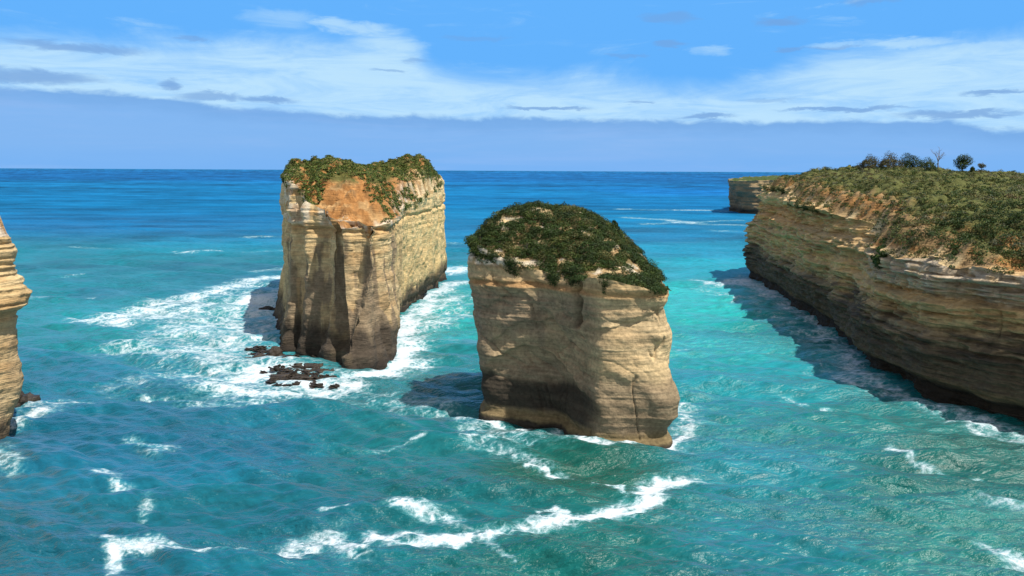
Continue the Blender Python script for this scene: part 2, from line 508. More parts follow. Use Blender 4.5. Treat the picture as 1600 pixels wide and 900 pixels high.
# ---------------- stack cut by the left edge of the view
def e_disp(X, Y, Z):
    s = strata(X, Y, Z, 100, 0.9)
    d = s * (0.2 + 0.8 * sstep(18, 23, Z))
    d += 0.6 * noise(X / 6, Y / 6, Z / 9, 101) + 0.2 * fbm(X / 1.5, Y / 1.5, Z / 1.2, 4, 103)
    return d


def e_wcol(X, Y, Z, D, dr, nx):
    c, st = base_rock(X, Y, Z, 105)
    c = mix(c, GREY, 0.5 * (1 - sstep(17, 22, Z)) * np.clip(0.7 + 0.5 * streaks(X, Y, Z, 106), 0, 1))
    c = mix(c, BLACK * 1.4, (1 - sstep(1.5, 4.5, Z + streaks(X, Y, Z, 107))) * 0.85)
    return c


E_COLS = []
_ex = at_d(8, 690, 130)[0]
for px, py, rim in [(-84.8, 130, 34), (-89.5, 136, 34), (-97, 146, 36), (-110, 150, 38), (-122, 142, 38), (-127, 125, 38), (-114, 116, 38), (-94, 118, 35)]:
    E_COLS.append((px, py, rim, [(ZB, 0.2), (0, 0), (4, 0.9), (8, 2.0), (16, 2.2), (21, 2.0), (22.5, 3.4), (24.5, 3.8), (26, 2.9), (30, 2.2), (34, 1.9)]))
ED = build_cliff(E_COLS, 0.2, 0.18, RBF([(-83, 132, 36.5), (-90, 140, 40), (-105, 133, 44), (-115, 130, 42), (-90, 122, 36)], 4), [(-95, 133), (-110, 133)],
                 e_disp, e_wcol, l_ccol, 0.5, 1.5, 0.4)
edge_stack = tag(obj('sea_stack', None), 'layered ochre limestone stack cut off by the left edge of the photo', 'sea stack')
cliff_objects('edge_stack', ED, edge_stack)


# ---------------- headland
def h_disp(X, Y, Z):
    s = strata(X, Y, Z, 120, 1.15, 0, 2.5)
    s = s + 0.3 * np.tanh(7 * fbm(X / 6, Y / 6, Z / 0.9, 3, 126))
    fade = sstep(5, 12, Z)
    d = s * (0.4 + 1.1 * fade)
    d += 1.2 * fbm(X / 5, Y / 5, Z / 4, 4, 124) * sstep(22, 28, Z)
    d += 1.5 * noise(X / 14, Y / 14, Z / 16, 121)
    d += (1.4 * np.abs(noise(X / 6, Y / 6, Z / 20, 122)) - 0.4)
    d += 0.5 * fbm(X / 2.4, Y / 2.4, Z / 1.6, 4, 123)
    jn = np.exp(-(fbm(X / 7, Y / 7, Z / 45, 3, 127) / 0.035) ** 2)
    d -= 1.0 * jn * sstep(8, 12, Z) * sstep(-0.2, 0.2, noise(X / 12, Y / 12, Z / 6, 128))
    for zc, wd, dp in ((20.5, 0.35, 1.1), (14.2, 0.3, 0.9), (24.6, 0.25, 0.6), (11.4, 0.25, 0.5)):
        zz = Z - zc - 0.6 * noise(X / 20, Y / 20, 0, int(zc)) + 0.0 * X
        am = sstep(-0.35, 0.3, noise(X / 10, Y / 10, 0, int(zc) + 7))
        d -= dp * am * np.exp(-(zz / wd) ** 2)
    return d


def h_wcol(X, Y, Z, D, dr, nx):
    c, st = base_rock(X, Y, Z, 130)
    sk = streaks(X, Y, Z, 131, 1.8, 16)
    big = fbm(X / 14, Y / 14, Z / 7, 3, 132)
    c = mix(c, np.array([0.27, 0.20, 0.115]), 0.5)
    c = mix(c, np.array([0.42, 0.29, 0.14]), 0.7 * sstep(0.15, 0.7, fbm(X / 16, Y / 16, Z / 1.3, 4, 135)) * sstep(10, 15, Z))
    c = mix(c, np.array([0.075, 0.055, 0.035]), 0.85 * sstep(0.1, 0.7, fbm(X / 12, Y / 12, Z / 0.8, 4, 134)))
    c = mix(c, GREY * 0.85, sstep(-0.2, 0.5, big + 0.6 * sk) * 0.6 * (1 - sstep(26, 30, Z)))
    c = mix(c, np.array([0.52, 0.34, 0.15]), 0.55 * sstep(13, 19, Z + 2 * big) * np.clip(1.1 + 0.5 * st, 0, 1.5))
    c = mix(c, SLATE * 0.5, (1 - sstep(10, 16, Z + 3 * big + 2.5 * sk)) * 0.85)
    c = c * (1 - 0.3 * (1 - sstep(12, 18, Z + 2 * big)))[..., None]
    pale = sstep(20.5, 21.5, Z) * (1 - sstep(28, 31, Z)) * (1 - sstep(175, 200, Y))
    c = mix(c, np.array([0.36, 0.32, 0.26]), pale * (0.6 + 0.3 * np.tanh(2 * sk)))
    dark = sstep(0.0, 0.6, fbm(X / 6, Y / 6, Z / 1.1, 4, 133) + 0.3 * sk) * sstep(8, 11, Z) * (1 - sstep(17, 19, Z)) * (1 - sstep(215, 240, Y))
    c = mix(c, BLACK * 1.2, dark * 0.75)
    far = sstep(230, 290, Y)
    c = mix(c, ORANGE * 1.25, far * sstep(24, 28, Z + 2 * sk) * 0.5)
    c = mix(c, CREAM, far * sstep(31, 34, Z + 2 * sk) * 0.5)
    c = c * (1.08 + 0.32 * fbm(X / 4, Y / 4, Z / 0.45, 4, 136) + 0.15 * fbm(X / 0.9, Y / 0.9, Z / 0.9, 3, 137))[..., None]
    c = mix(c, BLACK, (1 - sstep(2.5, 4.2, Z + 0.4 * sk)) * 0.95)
    c = mix(c, WETB, sstep(3.2, 4.2, Z) * (1 - sstep(4.6, 5.6, Z)) * 0.5)
    return c


def h_ccol(X, Y, Z, dist):
    n = fbm(X / 6, Y / 6, Z / 3, 4, 140)
    c = mix(np.broadcast_to(SOIL * 0.9, X.shape + (3,)), np.array([0.10, 0.11, 0.035]), sstep(3, 11, dist + 5 * n))
    red = (1 - sstep(5, 12, dist + 3 * n)) * sstep(-0.1, 0.35, fbm(X / 5, Y / 5, Z / 4, 3, 141))
    c = mix(c, ORANGE * 0.9, red * 0.8)
    pale = (1 - sstep(1.2, 3.0, dist + n)) * sstep(-0.3, 0.2, noise(X / 5, Y / 5, 0, 142))
    return mix(c, CREAM, pale * 0.75)


hn = [(ZB, -3.0), (0, -3.2), (2.5, -3.0), (3.8, -0.8), (4.6, 0.4), (6.0, 0.2)]
hf = [(ZB, -1.6), (0, -1.8), (2.5, -2.0), (5.5, 0.2)]


def hb(px, py):
    p = on_z(px, py); return p[0], p[1]


H_COLS = [
    (300, 60, 40, [(0, 0), (40, 0)], 8),
    (150, 92, 30, hn + [(14, 1), (28, 0)], 2),
    (112, 118, 28.0, hn + [(12, 1.0), (20, 1.2), (28, 0.5)]),
    (*hb(1600, 668), 28.0, hn + [(12, 1.0), (20, 1.4), (20.8, 0.6), (28, 0.8)]),
    (*hb(1500, 642), 27.8, hn + [(12, 0.8), (20, 1.4), (20.8, 0.4), (28, 0.3)]),
    (*hb(1400, 607), 27.5, hn + [(12, 0.8), (20, 1.0), (20.8, 0.2), (28, -0.5)]),
    (*hb(1342, 573), 28.5, hn + [(12, 0.2), (20, -0.3), (28, -2.5)]),
    (*hb(1322, 545), 31.0, hn + [(12, 0.5), (20, -0.2), (30, -3.5)]),
    (*hb(1290, 515), 34.0, hf + [(12, 2.0), (20, 3.0), (32, 1.0)]),
    (*hb(1232, 480), 36.0, hf + [(12, 1.5), (22, 1.0), (34, -2.0)]),
    (*hb(1203, 458), 38.0, hf + [(12, 1.2), (22, 1.2), (36, -3.0)]),
    (*hb(1165, 433), 38.5, hf + [(10, 0.6), (20, 1.2), (23, 0.6), (26, -3.0), (38, -5.5)]),
    (108, 352, 38.5, hf + [(20, 1.2), (24, -2), (38, -4)], 2),
    (150, 372, 40, [(0, 0), (40, 0)], 4),
    (320, 420, 44, [(0, 0), (44, 0)], 8),
    (460, 240, 44, [(0, 0), (44, 0)], 10),
]
h_H = RBF([W(1200, 290, 335), W(1250, 268, 320, -1.5), W(1300, 264, 290, -1.8), W(1350, 262, 270, -2), W(1400, 266, 262, -2.2), W(1460, 270, 256, -2.2), W(1520, 272, 245, -2.2), W(1600, 274, 235, -2.2),
           (94, 141, 28.5), (82, 156, 28.5), (80, 172, 29.5), (79, 185, 30.5), (84, 205, 34), (91, 240, 36.5), (96, 280, 38.5), (98, 310, 39),
           W(1600, 340, 158), W(1520, 360, 160), W(1450, 330, 178), W(1400, 330, 188), W(1600, 300, 195), W(1500, 300, 205), W(1380, 290, 225), W(1300, 290, 250),
           (150, 120, 36), (200, 150, 44), (160, 250, 42), (220, 300, 42), (300, 300, 42), (420, 250, 45), (300, 120, 44), (150, 340, 44), (300, 400, 44)], 6.0)
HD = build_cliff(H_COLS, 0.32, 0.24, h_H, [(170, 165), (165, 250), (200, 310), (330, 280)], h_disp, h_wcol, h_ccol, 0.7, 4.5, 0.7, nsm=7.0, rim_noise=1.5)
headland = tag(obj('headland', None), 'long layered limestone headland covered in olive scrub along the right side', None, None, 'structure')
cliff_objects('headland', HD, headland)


# ---------------- far point behind the headland
def r_disp(X, Y, Z):
    return 1.4 * strata(X, Y, Z, 150, 2.0) + 6 * noise(X / 30, Y / 30, Z / 40, 151) + 2.5 * fbm(X / 8, Y / 8, Z / 8, 3, 152)


def r_wcol(X, Y, Z, D, dr, nx):
    c, st = base_rock(X, Y, Z / 2, 155)
    c = mix(c, GREY * 0.7, 0.75)
    c = mix(c, TAN, sstep(28, 33, Z) * 0.4)
    return mix(c, BLACK, (1 - sstep(3, 9, Z)) * 0.85)


fr = at_d(1146, 300, 880)[0] + 4
R_COLS = [(fr + 4, 872, 35, [(ZB, 0), (0, -3), (8, 0), (20, 0), (35, 3)]), (fr + 26, 858, 36, [(ZB, 0), (8, -2), (20, 0), (36, 0)]),
          (fr + 80, 862, 37, [(0, 0), (37, 0)]), (fr + 200, 880, 40, [(0, 0), (37, 0)], 3), (fr + 420, 900, 44, [(0, 0), (37, 0)], 4), (fr + 420, 1200, 44, [(0, 0), (37, 0)], 8),
          (fr + 150, 1150, 40, [(0, 0), (37, 0)], 8), (fr + 20, 960, 37, [(0, 0), (37, 0)], 3), (fr - 1, 900, 36, [(ZB, 0), (0, -3), (8, -2), (20, 0), (36, 2)])]
RD = build_cliff(R_COLS, 1.0, 0.6, RBF([(fr, 890, 35), (fr + 60, 900, 37), (fr + 200, 950, 40), (fr + 400, 1050, 42)], 10), [(fr + 60, 920), (fr + 300, 1040)],
                 r_disp, r_wcol, lambda X, Y, Z, d: mix(np.broadcast_to(MOSS * 1.3, X.shape + (3,)), TAN, (1 - sstep(1, 4, d)) * 0.5), 4.0, 5.0, 0.8)
far = tag(obj('far_headland', None), 'small distant cliff point beyond the end of the headland', None, None, 'structure')
cliff_objects('far_headland', RD, far, M_FAR, M_FAR)


# ------------------------------------------------------------------ vegetation
class Leaves:
    def __init__(self): self.v, self.c = [], []

    def bush(self, c, rx, rz, n, size, col, jit=0.25, dome=True, flat=0.0):
        u = rng.normal(size=(n, 3))
        u /= np.linalg.norm(u, axis=1, keepdims=True)
        if dome: u[:, 2] = np.abs(u[:, 2]) * 1.0 - 0.12
        ph = rng.uniform(0, 100)
        lump = 1 + 0.38 * noise(u[:, 0] * 2.2 + ph, u[:, 1] * 2.2, u[:, 2] * 2.2, 5)
        rad = rng.uniform(0.55, 1.0, n) ** 0.6 * lump
        p = np.array(c) + u * np.array([rx, rx, rz]) * rad[:, None]
        nr = u * (1, 1, rx / max(rz, .01)) + rng.normal(size=(n, 3)) * 0.55
        nr /= np.linalg.norm(nr, axis=1, keepdims=True)
        a = np.cross(nr, rng.normal(size=(n, 3))); a /= np.linalg.norm(a, axis=1, keepdims=True)
        b = np.cross(nr, a)
        s = size * rng.uniform(0.6, 1.4, n)[:, None]
        a, b = a * s, b * s * 0.6
        self.v.append(np.stack([p - a, p - b, p + a, p + b], 1).reshape(-1, 3))
        k = 1 + jit * rng.normal(size=(n, 1))
        cc = np.clip(np.array(col) * k * (1 + 0.12 * rng.normal(size=(n, 3)) * [1, .3, .5]), 0.004, 1)
        self.c.append(np.repeat(cc, 4, axis=0))

    def mesh(self, name):
        v = np.concatenate(self.v); c = np.concatenate(self.c)
        q = np.arange(len(v)).reshape(-1, 4)
        return make_mesh(name, v, q, M_LEAF, False, c)


def sample_cap(data, n, accept, ring0=0):
    cap = data['cap'][ring0:]
    A = cap[:-1]; Bq = np.roll(cap, -1, 1)[:-1]; Cq = cap[1:]
    area = np.linalg.norm(np.cross(Bq - A, Cq - A), axis=-1).ravel()
    idx = rng.choice(len(area), n, p=area / area.sum())
    e1 = (Bq - A).reshape(-1, 3)[idx]; e2 = (Cq - A).reshape(-1, 3)[idx]
    P = A.reshape(-1, 3)[idx] + rng.uniform(0, 1, (n, 1)) * e1 + rng.uniform(0, 1, (n, 1)) * e2
    nr = np.cross(e1, e2); nr /= np.linalg.norm(nr, axis=1, keepdims=True) + 1e-9
    k = accept(P, np.abs(nr[:, 2]))
    return P[k]


DG = np.array([0.030, 0.052, 0.012]); MG = np.array([0.075, 0.105, 0.022]); OL = np.array([0.13, 0.13, 0.045]); GG = np.array([0.125, 0.13, 0.075]); BR = np.array([0.12, 0.085, 0.045])


def grass_col(x):
    return x


# dome of the front stack
def acc_f(P, nz):
    n = fbm(P[:, 0] / 3.0, P[:, 1] / 3.0, P[:, 2] / 3.0, 3, 200)
    low = 1 - sstep(29, 33, P[:, 2])
    return n > -0.72 + 0.80 * low - 0.1 * rng.uniform(size=len(P))


lv = Leaves()
PF = sample_cap(FD, 3300, acc_f)
for p in PF:
    r = 0.4 + 1.1 * rng.uniform() ** 1.8
    t = rng.uniform() * 0.8 + 0.45 * float(noise(p[0] / 2.2, p[1] / 2.2, p[2] / 2.2, 205)) + 0.08
    c = DG * (0.8 + 0.6 * rng.uniform()) if t < 0.72 else (MG * 0.75 if t < 0.93 else OL * 0.8)
    lv.bush(p, r, r * rng.uniform(0.6, 0.95), int(190 * r * r) + 40, 0.11, c * rng.uniform(0.75, 1.35), 0.25)
def drape(data, n, depth, accept, size, col):
    Wl = data['wall']; k = 0
    for _ in range(n):
        j = int(rng.integers(0, data['nu'])); top = Wl[-1, j, 2]; z = top - depth * rng.uniform() ** 1.6
        i = int(np.argmin(np.abs(Wl[:, j, 2] - z))); p = Wl[i, j]
        if not accept(p): continue
        if noise(p[0] / 2.6, p[1] / 2.6, 3, 240) < 0.0 + 0.5 * (top - z) / depth: continue
        q = rng.uniform(0.35, 0.95)
        lv.bush(p, q, q * 1.0, int(150 * q * q) + 30, size, col * rng.uniform(0.7, 1.5), 0.25, dome=False); k += 1
    print('draped', k)


drape(FD, 1500, 2.4, lambda p: p[1] < 150 and p[0] < 15, 0.11, DG)
tag(obj('coastal_scrub', lv.mesh('front_scrub')), 'dense dark green scrub covering the dome of the nearest sea stack', 'scrub', None, 'stuff')


# humps of the twin stack: low green mat
def acc_l(P, nz):
    x, y, z = P.T
    n = fbm(x / 3.5, y / 3.5, z / 5, 3, 210)
    hgt = sstep(40.5, 43.5, z + 1.5 * n)
    # bare orange slope in front
    pr = project(P)
    bare = (np.abs(pr[:, 0] - 541 + 0.05 * (pr[:, 1] - 300) + 10 * n) < 22 + 0.50 * (pr[:, 1] - 274)) & (pr[:, 1] > 272 + 6 * n) & (y < 222)
    slope = (pr[:, 0] > 560) & (pr[:, 0] < 672) & (n > -0.30 + 0.15 * (1 - hgt)) & (pr[:, 1] > 262) & (y < 262)
    leftp = (pr[:, 0] > 468) & (pr[:, 0] < 508) & (pr[:, 1] < 338) & (n > -0.35)
    return ((rng.uniform(size=len(P)) < hgt) | slope | leftp) & ~bare & (y < 325)


def project(P):
    q = (np.asarray(P) - [0, 0, CAM_H]) @ RN
    return np.stack([800 + F * q[:, 0] / -q[:, 2], 450 - F * q[:, 1] / -q[:, 2]], -1)


lv = Leaves()
for p in sample_cap(LD, 26000, acc_l, 2):
    if p[1] > 325: continue
    r = rng.uniform(0.35, 0.8)
    t = rng.uniform()
    c = MG * (1.0 + 0.8 * rng.uniform()) if t < 0.7 else (DG * 1.5 if t < 0.85 else OL * 0.9)
    lv.bush(p, r, r * 0.4, 18, 0.19, c, 0.2)
drape(LD, 300, 2.0, lambda p: p[1] < 320 and (p[1] > 235 or p[0] < -55), 0.16, MG)
tag(obj('coastal_scrub', lv.mesh('twin_scrub')), 'low bright green mat of plants over the twin humps of the long stack', 'scrub', None, 'stuff')


# headland scrub
def acc_h(P, nz):
    x, y, z = P.T
    pr = project(P)
    vis = (pr[:, 0] < 1680) & (pr[:, 0] > 1150) & (y > 100) & (y < 400) & (x < 300)
    n = fbm(x / 5, y / 5, z / 4, 3, 220)
    # distance inside the rim is not kept: use height over the rim instead
    up = sstep(29, 33, z) if False else sstep(0, 1, (z - np.interp(y, [140, 185, 240, 300], [28.2, 29.5, 36, 38])) / 3.0)
    return vis & (rng.uniform(size=len(P)) < 0.6 + 0.4 * up) & (n > -0.42 + 0.12 * (1 - up) - 0.6 * up)


lv = Leaves()
PH = sample_cap(HD, 60000, acc_h)
print('headland bushes', len(PH))
PH = PH[rng.permutation(len(PH))[:13000]]
nn = fbm(PH[:, 0] / 9, PH[:, 1] / 9, 0, 3, 230)
n2 = fbm(PH[:, 0] / 30, PH[:, 1] / 30, 0, 2, 231)
for p, a, b in zip(PH, nn, n2):
    near = 1 - min(1, max(0, (p[1] - 140) / 60))
    r = rng.uniform(0.5, 1.3) * (1.0 + 0.3 * near)
    t = rng.uniform() + 0.5 * a
    c = DG * 1.2 if t < 0.22 else (MG * 0.9 if t < 0.45 else (OL * rng.uniform(0.8, 1.25) if t < 0.85 else (GG if t < 1.1 else BR)))
    if near > 0.5 and rng.uniform() < 0.6: c = DG * rng.uniform(0.9, 1.5)
    if near > 0.35 and rng.uniform() < 0.22: r *= 1.8
    lv.bush(p, r, r * rng.uniform(0.45, 0.85), int((40 + 44 * near) * max(1, r)), 0.17, c * rng.uniform(0.8, 1.25), 0.2)
drape(HD, 4200, 4.5, lambda p: 100 < p[1] < 225 and p[0] < 120 and noise(p[0] / 9, p[1] / 9, 0, 77) > -0.1, 0.17, DG * 1.6)
drape(HD, 1500, 2.5, lambda p: 225 < p[1] < 350 and p[0] < 120, 0.17, OL * 0.7)
tag(obj('coastal_scrub', lv.mesh('headland_scrub')), 'olive and grey green heath scrub blanketing the top of the headland', 'scrub', None, 'stuff')


# ---------------- trees and shrubs that stand out
def tube(path, radii, seg=7):
    path = np.array(path, float); n = len(path)
    V = []
    for i in range(n):
        t = path[min(i + 1, n - 1)] - path[max(i - 1, 0)]; t /= np.linalg.norm(t)
        a = np.cross(t, [0.3, 1, 0.1]); a /= np.linalg.norm(a); b = np.cross(t, a)
        for k in range(seg):
            an = 2 * math.pi * k / seg
            V.append(path[i] + radii[i] * (a * math.cos(an) + b * math.sin(an)))
    return np.array(V), grid_faces(n, seg, True)


def branches(base, h, lean, r0, depth=3, spread=0.5, seed=0):
    rnd = random.Random(seed)
    Vs, Fs, tips = [], [], []
    off = 0

    def grow(p, d, L, r, lev):
        nonlocal off
        pts = [p]; q = np.array(p, float); dd = np.array(d, float)
        for k in range(4):
            dd = dd + np.array([rnd.gauss(0, .13), rnd.gauss(0, .13), rnd.gauss(0, .06)]); dd /= np.linalg.norm(dd)
            q = q + dd * L / 4; pts.append(q.copy())
        v, f = tube(pts, [r * (1 - 0.12 * k) for k in range(5)], 6)
        Vs.append(v); Fs.append(f + off); off += len(v)
        tips.append(q)
        if lev < depth:
            for k in range(3 if lev else 4):
                an = rnd.uniform(0, 6.283)
                nd = dd * 0.8 + spread * np.array([math.cos(an), math.sin(an), rnd.uniform(-.1, .5)]); nd /= np.linalg.norm(nd)
                s = pts[rnd.choice([2, 3, 4])] if lev else pts[rnd.choice([2, 3, 4])]
                grow(s, nd, L * rnd.uniform(0.6, 0.8), r * 0.5, lev + 1)
    grow(np.array(base, float), np.array([lean, 0, 1.0]), h * 0.42, r0, 0)
    return np.concatenate(Vs), np.concatenate(Fs), tips


CAPV = HD['cap'].reshape(-1, 3); CAPV = CAPV[(CAPV[:, 1] > 100) & (CAPV[:, 1] < 330)]; CAPPX = project(CAPV)


def ground(x, y):
    d = (CAPV[:, 0] - x) ** 2 + (CAPV[:, 1] - y) ** 2
    return float(CAPV[np.argmin(d), 2])


def plant(name, px, d, h, w, label, cat, col=DG, n=700, crown=True, lean=0.0, crown_low=0.3, size=0.16, seed=1, spread=0.5, depth=2):
    m = np.abs(CAPPX[:, 0] - px) < 4
    i = np.flatnonzero(m)[np.argmin(CAPPX[m, 1])] if d is None else None
    if d is None: x, d, z = CAPV[i]
    else: x = at_d(px, 262, d)[0]; z = ground(x, d)
    z -= 0.15 if crown_low > 0.05 or not crown else 0.12 * h
    root = tag(obj(name, None, loc=(x, d, z)), label, cat)
    v, f, tips = branches((0, 0, 0), h, lean, max(0.07, h * 0.035), depth if crown_low > 0.05 or not crown else 0, spread, seed)
    obj('trunk', make_mesh('trunk', v, f, M_BARK), root)
    if crown:
        lv = Leaves()
        zc = h * (1 + crown_low) / 2
        rz = h * (1 - crown_low) / 2
        rnd = np.random.default_rng(seed)
        k = 9 if crown_low > 0.05 else 0
        if not k:
            lv.bush((0, 0, 0), w * 0.5, h * 0.9, int(n * 4.5), size, col, 0.3)
            for q in range(4):
                an = rnd.uniform(0, 6.28)
                lv.bush((math.cos(an) * w * .25, math.sin(an) * w * .25, h * rnd.uniform(.1, .45)), w * 0.3, h * 0.45, n // 8, size, np.array(col) * rnd.uniform(0.75, 1.4), 0.3)
        for i in range(k):
            u = rnd.normal(size=3); u /= np.linalg.norm(u)
            c = np.array([0, 0, zc]) + u * [w * .30, w * .30, rz * .55]
            lv.bush(c, w * 0.27, rz * 0.5, n // k, size, np.array(col) * rnd.uniform(0.75, 1.35), 0.3, dome=False)
        obj('crown', lv.mesh('crown'), root)
    return root


plant('round_tree', 1502, None, 6.3, 6.4, 'round dark crowned tree on the headland skyline, right of the bare tree', 'tree', DG * 1.2, 4200, crown_low=0.06, seed=3)
plant('bare_tree', 1464, None, 7.0, 4.5, 'leafless grey tree with forking branches on the headland skyline', 'tree', crown=False, lean=0.1, seed=11, spread=0.65, depth=4)
plant('small_tree', 1537, None, 3.2, 2.8, 'small thin tree on the skyline, the rightmost one on the headland', 'tree', OL * 0.7, 600, crown_low=0.2, seed=5, depth=3)
plant('shrub', 1518, None, 1.6, 1.6, 'low round shrub between the round tree and the small rightmost tree', 'shrub', DG, 260, crown_low=0.0, seed=6)
plant('shrub', 1421, None, 7.4, 9.5, 'tallest dark green bush left of the bare tree on the skyline', 'shrub', DG * 0.9, 1500, crown_low=0.0, seed=7)
plant('shrub', 1446, None, 4.6, 7.5, 'grey green bush at the foot of the bare tree', 'shrub', DG * 1.3 + 0.015, 800, crown_low=0.0, seed=8)
plant('shrub', 1386, None, 6.4, 9.0, 'domed brownish bush on the skyline, second from the left', 'shrub', BR * 0.55 + DG * 0.6, 1200, crown_low=0.0, seed=9)
plant('shrub', 1356, None, 5.2, 8.5, 'leftmost brownish domed bush on the headland skyline', 'shrub', BR * 0.5 + DG * 0.6, 1000, crown_low=0.0, seed=10)

# lone bush on the right shoulder of the front dome
CAPV = FD['cap'].reshape(-1, 3); CAPPX = project(CAPV)
plant('shrub', 963, None, 2.4, 2.1, 'upright dark bush poking up from the right shoulder of the nearest stack', 'shrub', DG, 800, crown_low=0.0, seed=21, size=0.1)


# ------------------------------------------------------------------ reef rocks
def boulder(px, py, sx, sy, sz, seed, label, group='dark rocks awash at the foot of the long stack', zc=0.0):
    p = on_z(px, py)
    n, m = 36, 22
    th = np.linspace(0, 2 * math.pi, n, endpoint=False)[None, :]; ph = np.linspace(-1.4, 1.57, m)[:, None]
    X, Y, Z = np.cos(ph) * np.cos(th), np.cos(ph) * np.sin(th), np.sin(ph) + 0 * th
    f = 1 + 0.6 * fbm(X * 1.8 + seed, Y * 1.8, Z * 1.8, 5, seed) + 0.2 * np.tanh(4 * noise(X * 2, Y * 2 + seed, Z * 3, seed + 1))
    v = np.stack([X * f * sx, Y * f * sy, Z * f * sz], -1).reshape(-1, 3)
    c = np.broadcast_to(BLACK * 1.3, v.shape) * (1 + 0.4 * noise(v[:, 0], v[:, 1], v[:, 2], 3))[:, None]
    o = obj('reef_rock', make_mesh('reef_rock', v, grid_faces(m, n, True, False), M_WET, True, c), loc=(p[0], p[1], zc))
    return tag(o, label, 'rock', group)


for i, (a, b, sx, sy, sz, lab) in enumerate([
        (412, 562, 2.6, 2.4, 1.3, 'dark wet rock at the left end of the reef below the long stack'),
        (428, 558, 2.0, 3.0, 1.6, 'tallest dark rock of the reef below the long stack'),
        (447, 567, 3.4, 2.2, 1.0, 'dark rock right of the tallest reef rock'),
        (470, 572, 3.0, 2.4, 1.0, 'dark rock mid reef beneath the long stack'),
        (492, 577, 2.6, 2.6, 0.9, 'dark rock against the foot of the long stack, mid front'),
        (512, 583, 2.4, 1.8, 0.8, 'dark rock just left of the nearest toe of the long stack'),
        (440, 588, 2.4, 0.9, 0.45, 'flat dark rock barely awash in foam, left of two'),
        (478, 592, 2.8, 0.9, 0.45, 'flat dark rock barely awash in foam, right of two'),
        (368, 607, 2.4, 0.7, 0.35, 'lone flat rock out in the foam left of the reef'),
        (421, 485, 2.6, 1.5, 0.9, 'dark rock at the far left foot of the long stack')]):
    boulder(a, b, sx, sy, sz, 300 + i, lab)
rv, rf, rc, off = [], [], [], 0
rr_ = random.Random(3)
for i in range(240):
    a = rr_.uniform(0, 1)
    px, py = 400 + 125 * a + rr_.gauss(0, 8), 556 + 30 * a + rr_.gauss(0, 7)
    if i > 190: px, py = rr_.uniform(425, 500), rr_.uniform(584, 602)
    p = on_z(px, py); n, m = 12, 8
    th = np.linspace(0, 2 * math.pi, n, endpoint=False)[None, :]; ph = np.linspace(-1.3, 1.57, m)[:, None]
    X, Y, Z = np.cos(ph) * np.cos(th), np.cos(ph) * np.sin(th), np.sin(ph) + 0 * th
    f = 1 + 1.0 * fbm(X * 1.9 + i * 3.1, Y * 1.9, Z * 1.9, 3, 7)
    q = rr_.uniform(0.3, 0.95)
    rv.append(np.stack([X * f * q * 1.3 + p[0], Y * f * q * 1.1 + p[1], Z * f * q * rr_.uniform(0.35, 0.7) - 0.08], -1).reshape(-1, 3))
    rf.append(grid_faces(m, n, True, False) + off); off += n * m
rv = np.concatenate(rv)
tag(obj('reef_rubble', make_mesh('reef_rubble', rv, np.concatenate(rf), M_WET, False, np.broadcast_to(BLACK * 0.8, rv.shape))),
    'low dark rubble reef scattered in the foam at the foot of the long stack', 'rubble', None, 'stuff')
boulder(32, 632, 2.2, 3.0, 1.9, 330, 'dark rock in foam behind the stack at the left edge', None)

# ------------------------------------------------------------------ sea
ys = [52.0]
while ys[-1] < 60000:
    d = ys[-1]
    ys.append(d + 0.30 * (max(d, 80) / 85) ** 1.75)
ys = np.array(ys); print('rows', len(ys))
NC = 1700
us = np.linspace(-1.15, 1.15, NC)
SX = us[None, :] * (ys[:, None] + 40); SY = ys[:, None] + 0 * SX
dxl = (us[1] - us[0]) * (SY + 40); dyl = np.gradient(ys)[:, None] + 0 * SX
SZ = np.zeros_like(SX)
wr = np.random.default_rng(5)
for k in range(64):
    lam = 1.1 * (28 / 1.1) ** (k / 63.0) * wr.uniform(0.9, 1.1)
    an = R(-105) + wr.normal() * (0.38 if lam < 8 else 0.22)
    kx, ky = math.cos(an) * 2 * math.pi / lam, math.sin(an) * 2 * math.pi / lam
    cell = np.maximum(abs(math.cos(an)) * dxl, abs(math.sin(an)) * dyl)
    fade = 1 - sstep(0.28, 0.48, cell / lam)
    amp = 0.0130 * lam ** 0.85 * (1.45 if lam < 5 else 1.7) * wr.uniform(0.6, 1.2) * (1.0 if lam < 12 else 0.8)
    ph = kx * SX + ky * SY + wr.uniform(0, 6.28) + 0.9 * noise(SX / (lam * 4), SY / (lam * 4), k, 400)
    s = np.sin(ph)
    SZ += fade * amp * (s + 0.25 * np.cos(2 * ph))

# foam density: strokes (points of the photo laid on the water), half width in metres, strength
FO = np.zeros_like(SX)


def stroke(pts, w, s, soft=1.0):
    P = [on_z(*p)[:2] for p in pts]
    global FO
    best = np.full(SX.shape, 1e9)
    for a, b in zip(P[:-1], P[1:]):
        d = b - a; L = d @ d + 1e-9
        lo = np.minimum(a, b) - 3 * w; hi = np.maximum(a, b) + 3 * w
        r0, r1 = np.searchsorted(ys, lo[1]), np.searchsorted(ys, hi[1]) + 1
        if r1 <= r0: continue
        xx, yy = SX[r0:r1], SY[r0:r1]
        g0 = max(w, 0.9)
        xx = xx + 0.75 * g0 * fbm(xx / (2.6 * g0), yy / (2.0 * g0), 1, 3, 450); yy = yy + 0.55 * g0 * fbm(xx / (2.4 * g0), yy / (1.8 * g0), 5, 3, 460)
        t = np.clip(((xx - a[0]) * d[0] + (yy - a[1]) * d[1]) / L, 0, 1)
        dd = np.hypot(xx - a[0] - t * d[0], yy - a[1] - t * d[1])
        best[r0:r1] = np.minimum(best[r0:r1], dd)
    v = s * np.exp(-(best / (w * 1.4)) ** 2)
    FO = np.maximum(FO, v) + 0.35 * np.minimum(FO, v)


S_ = stroke
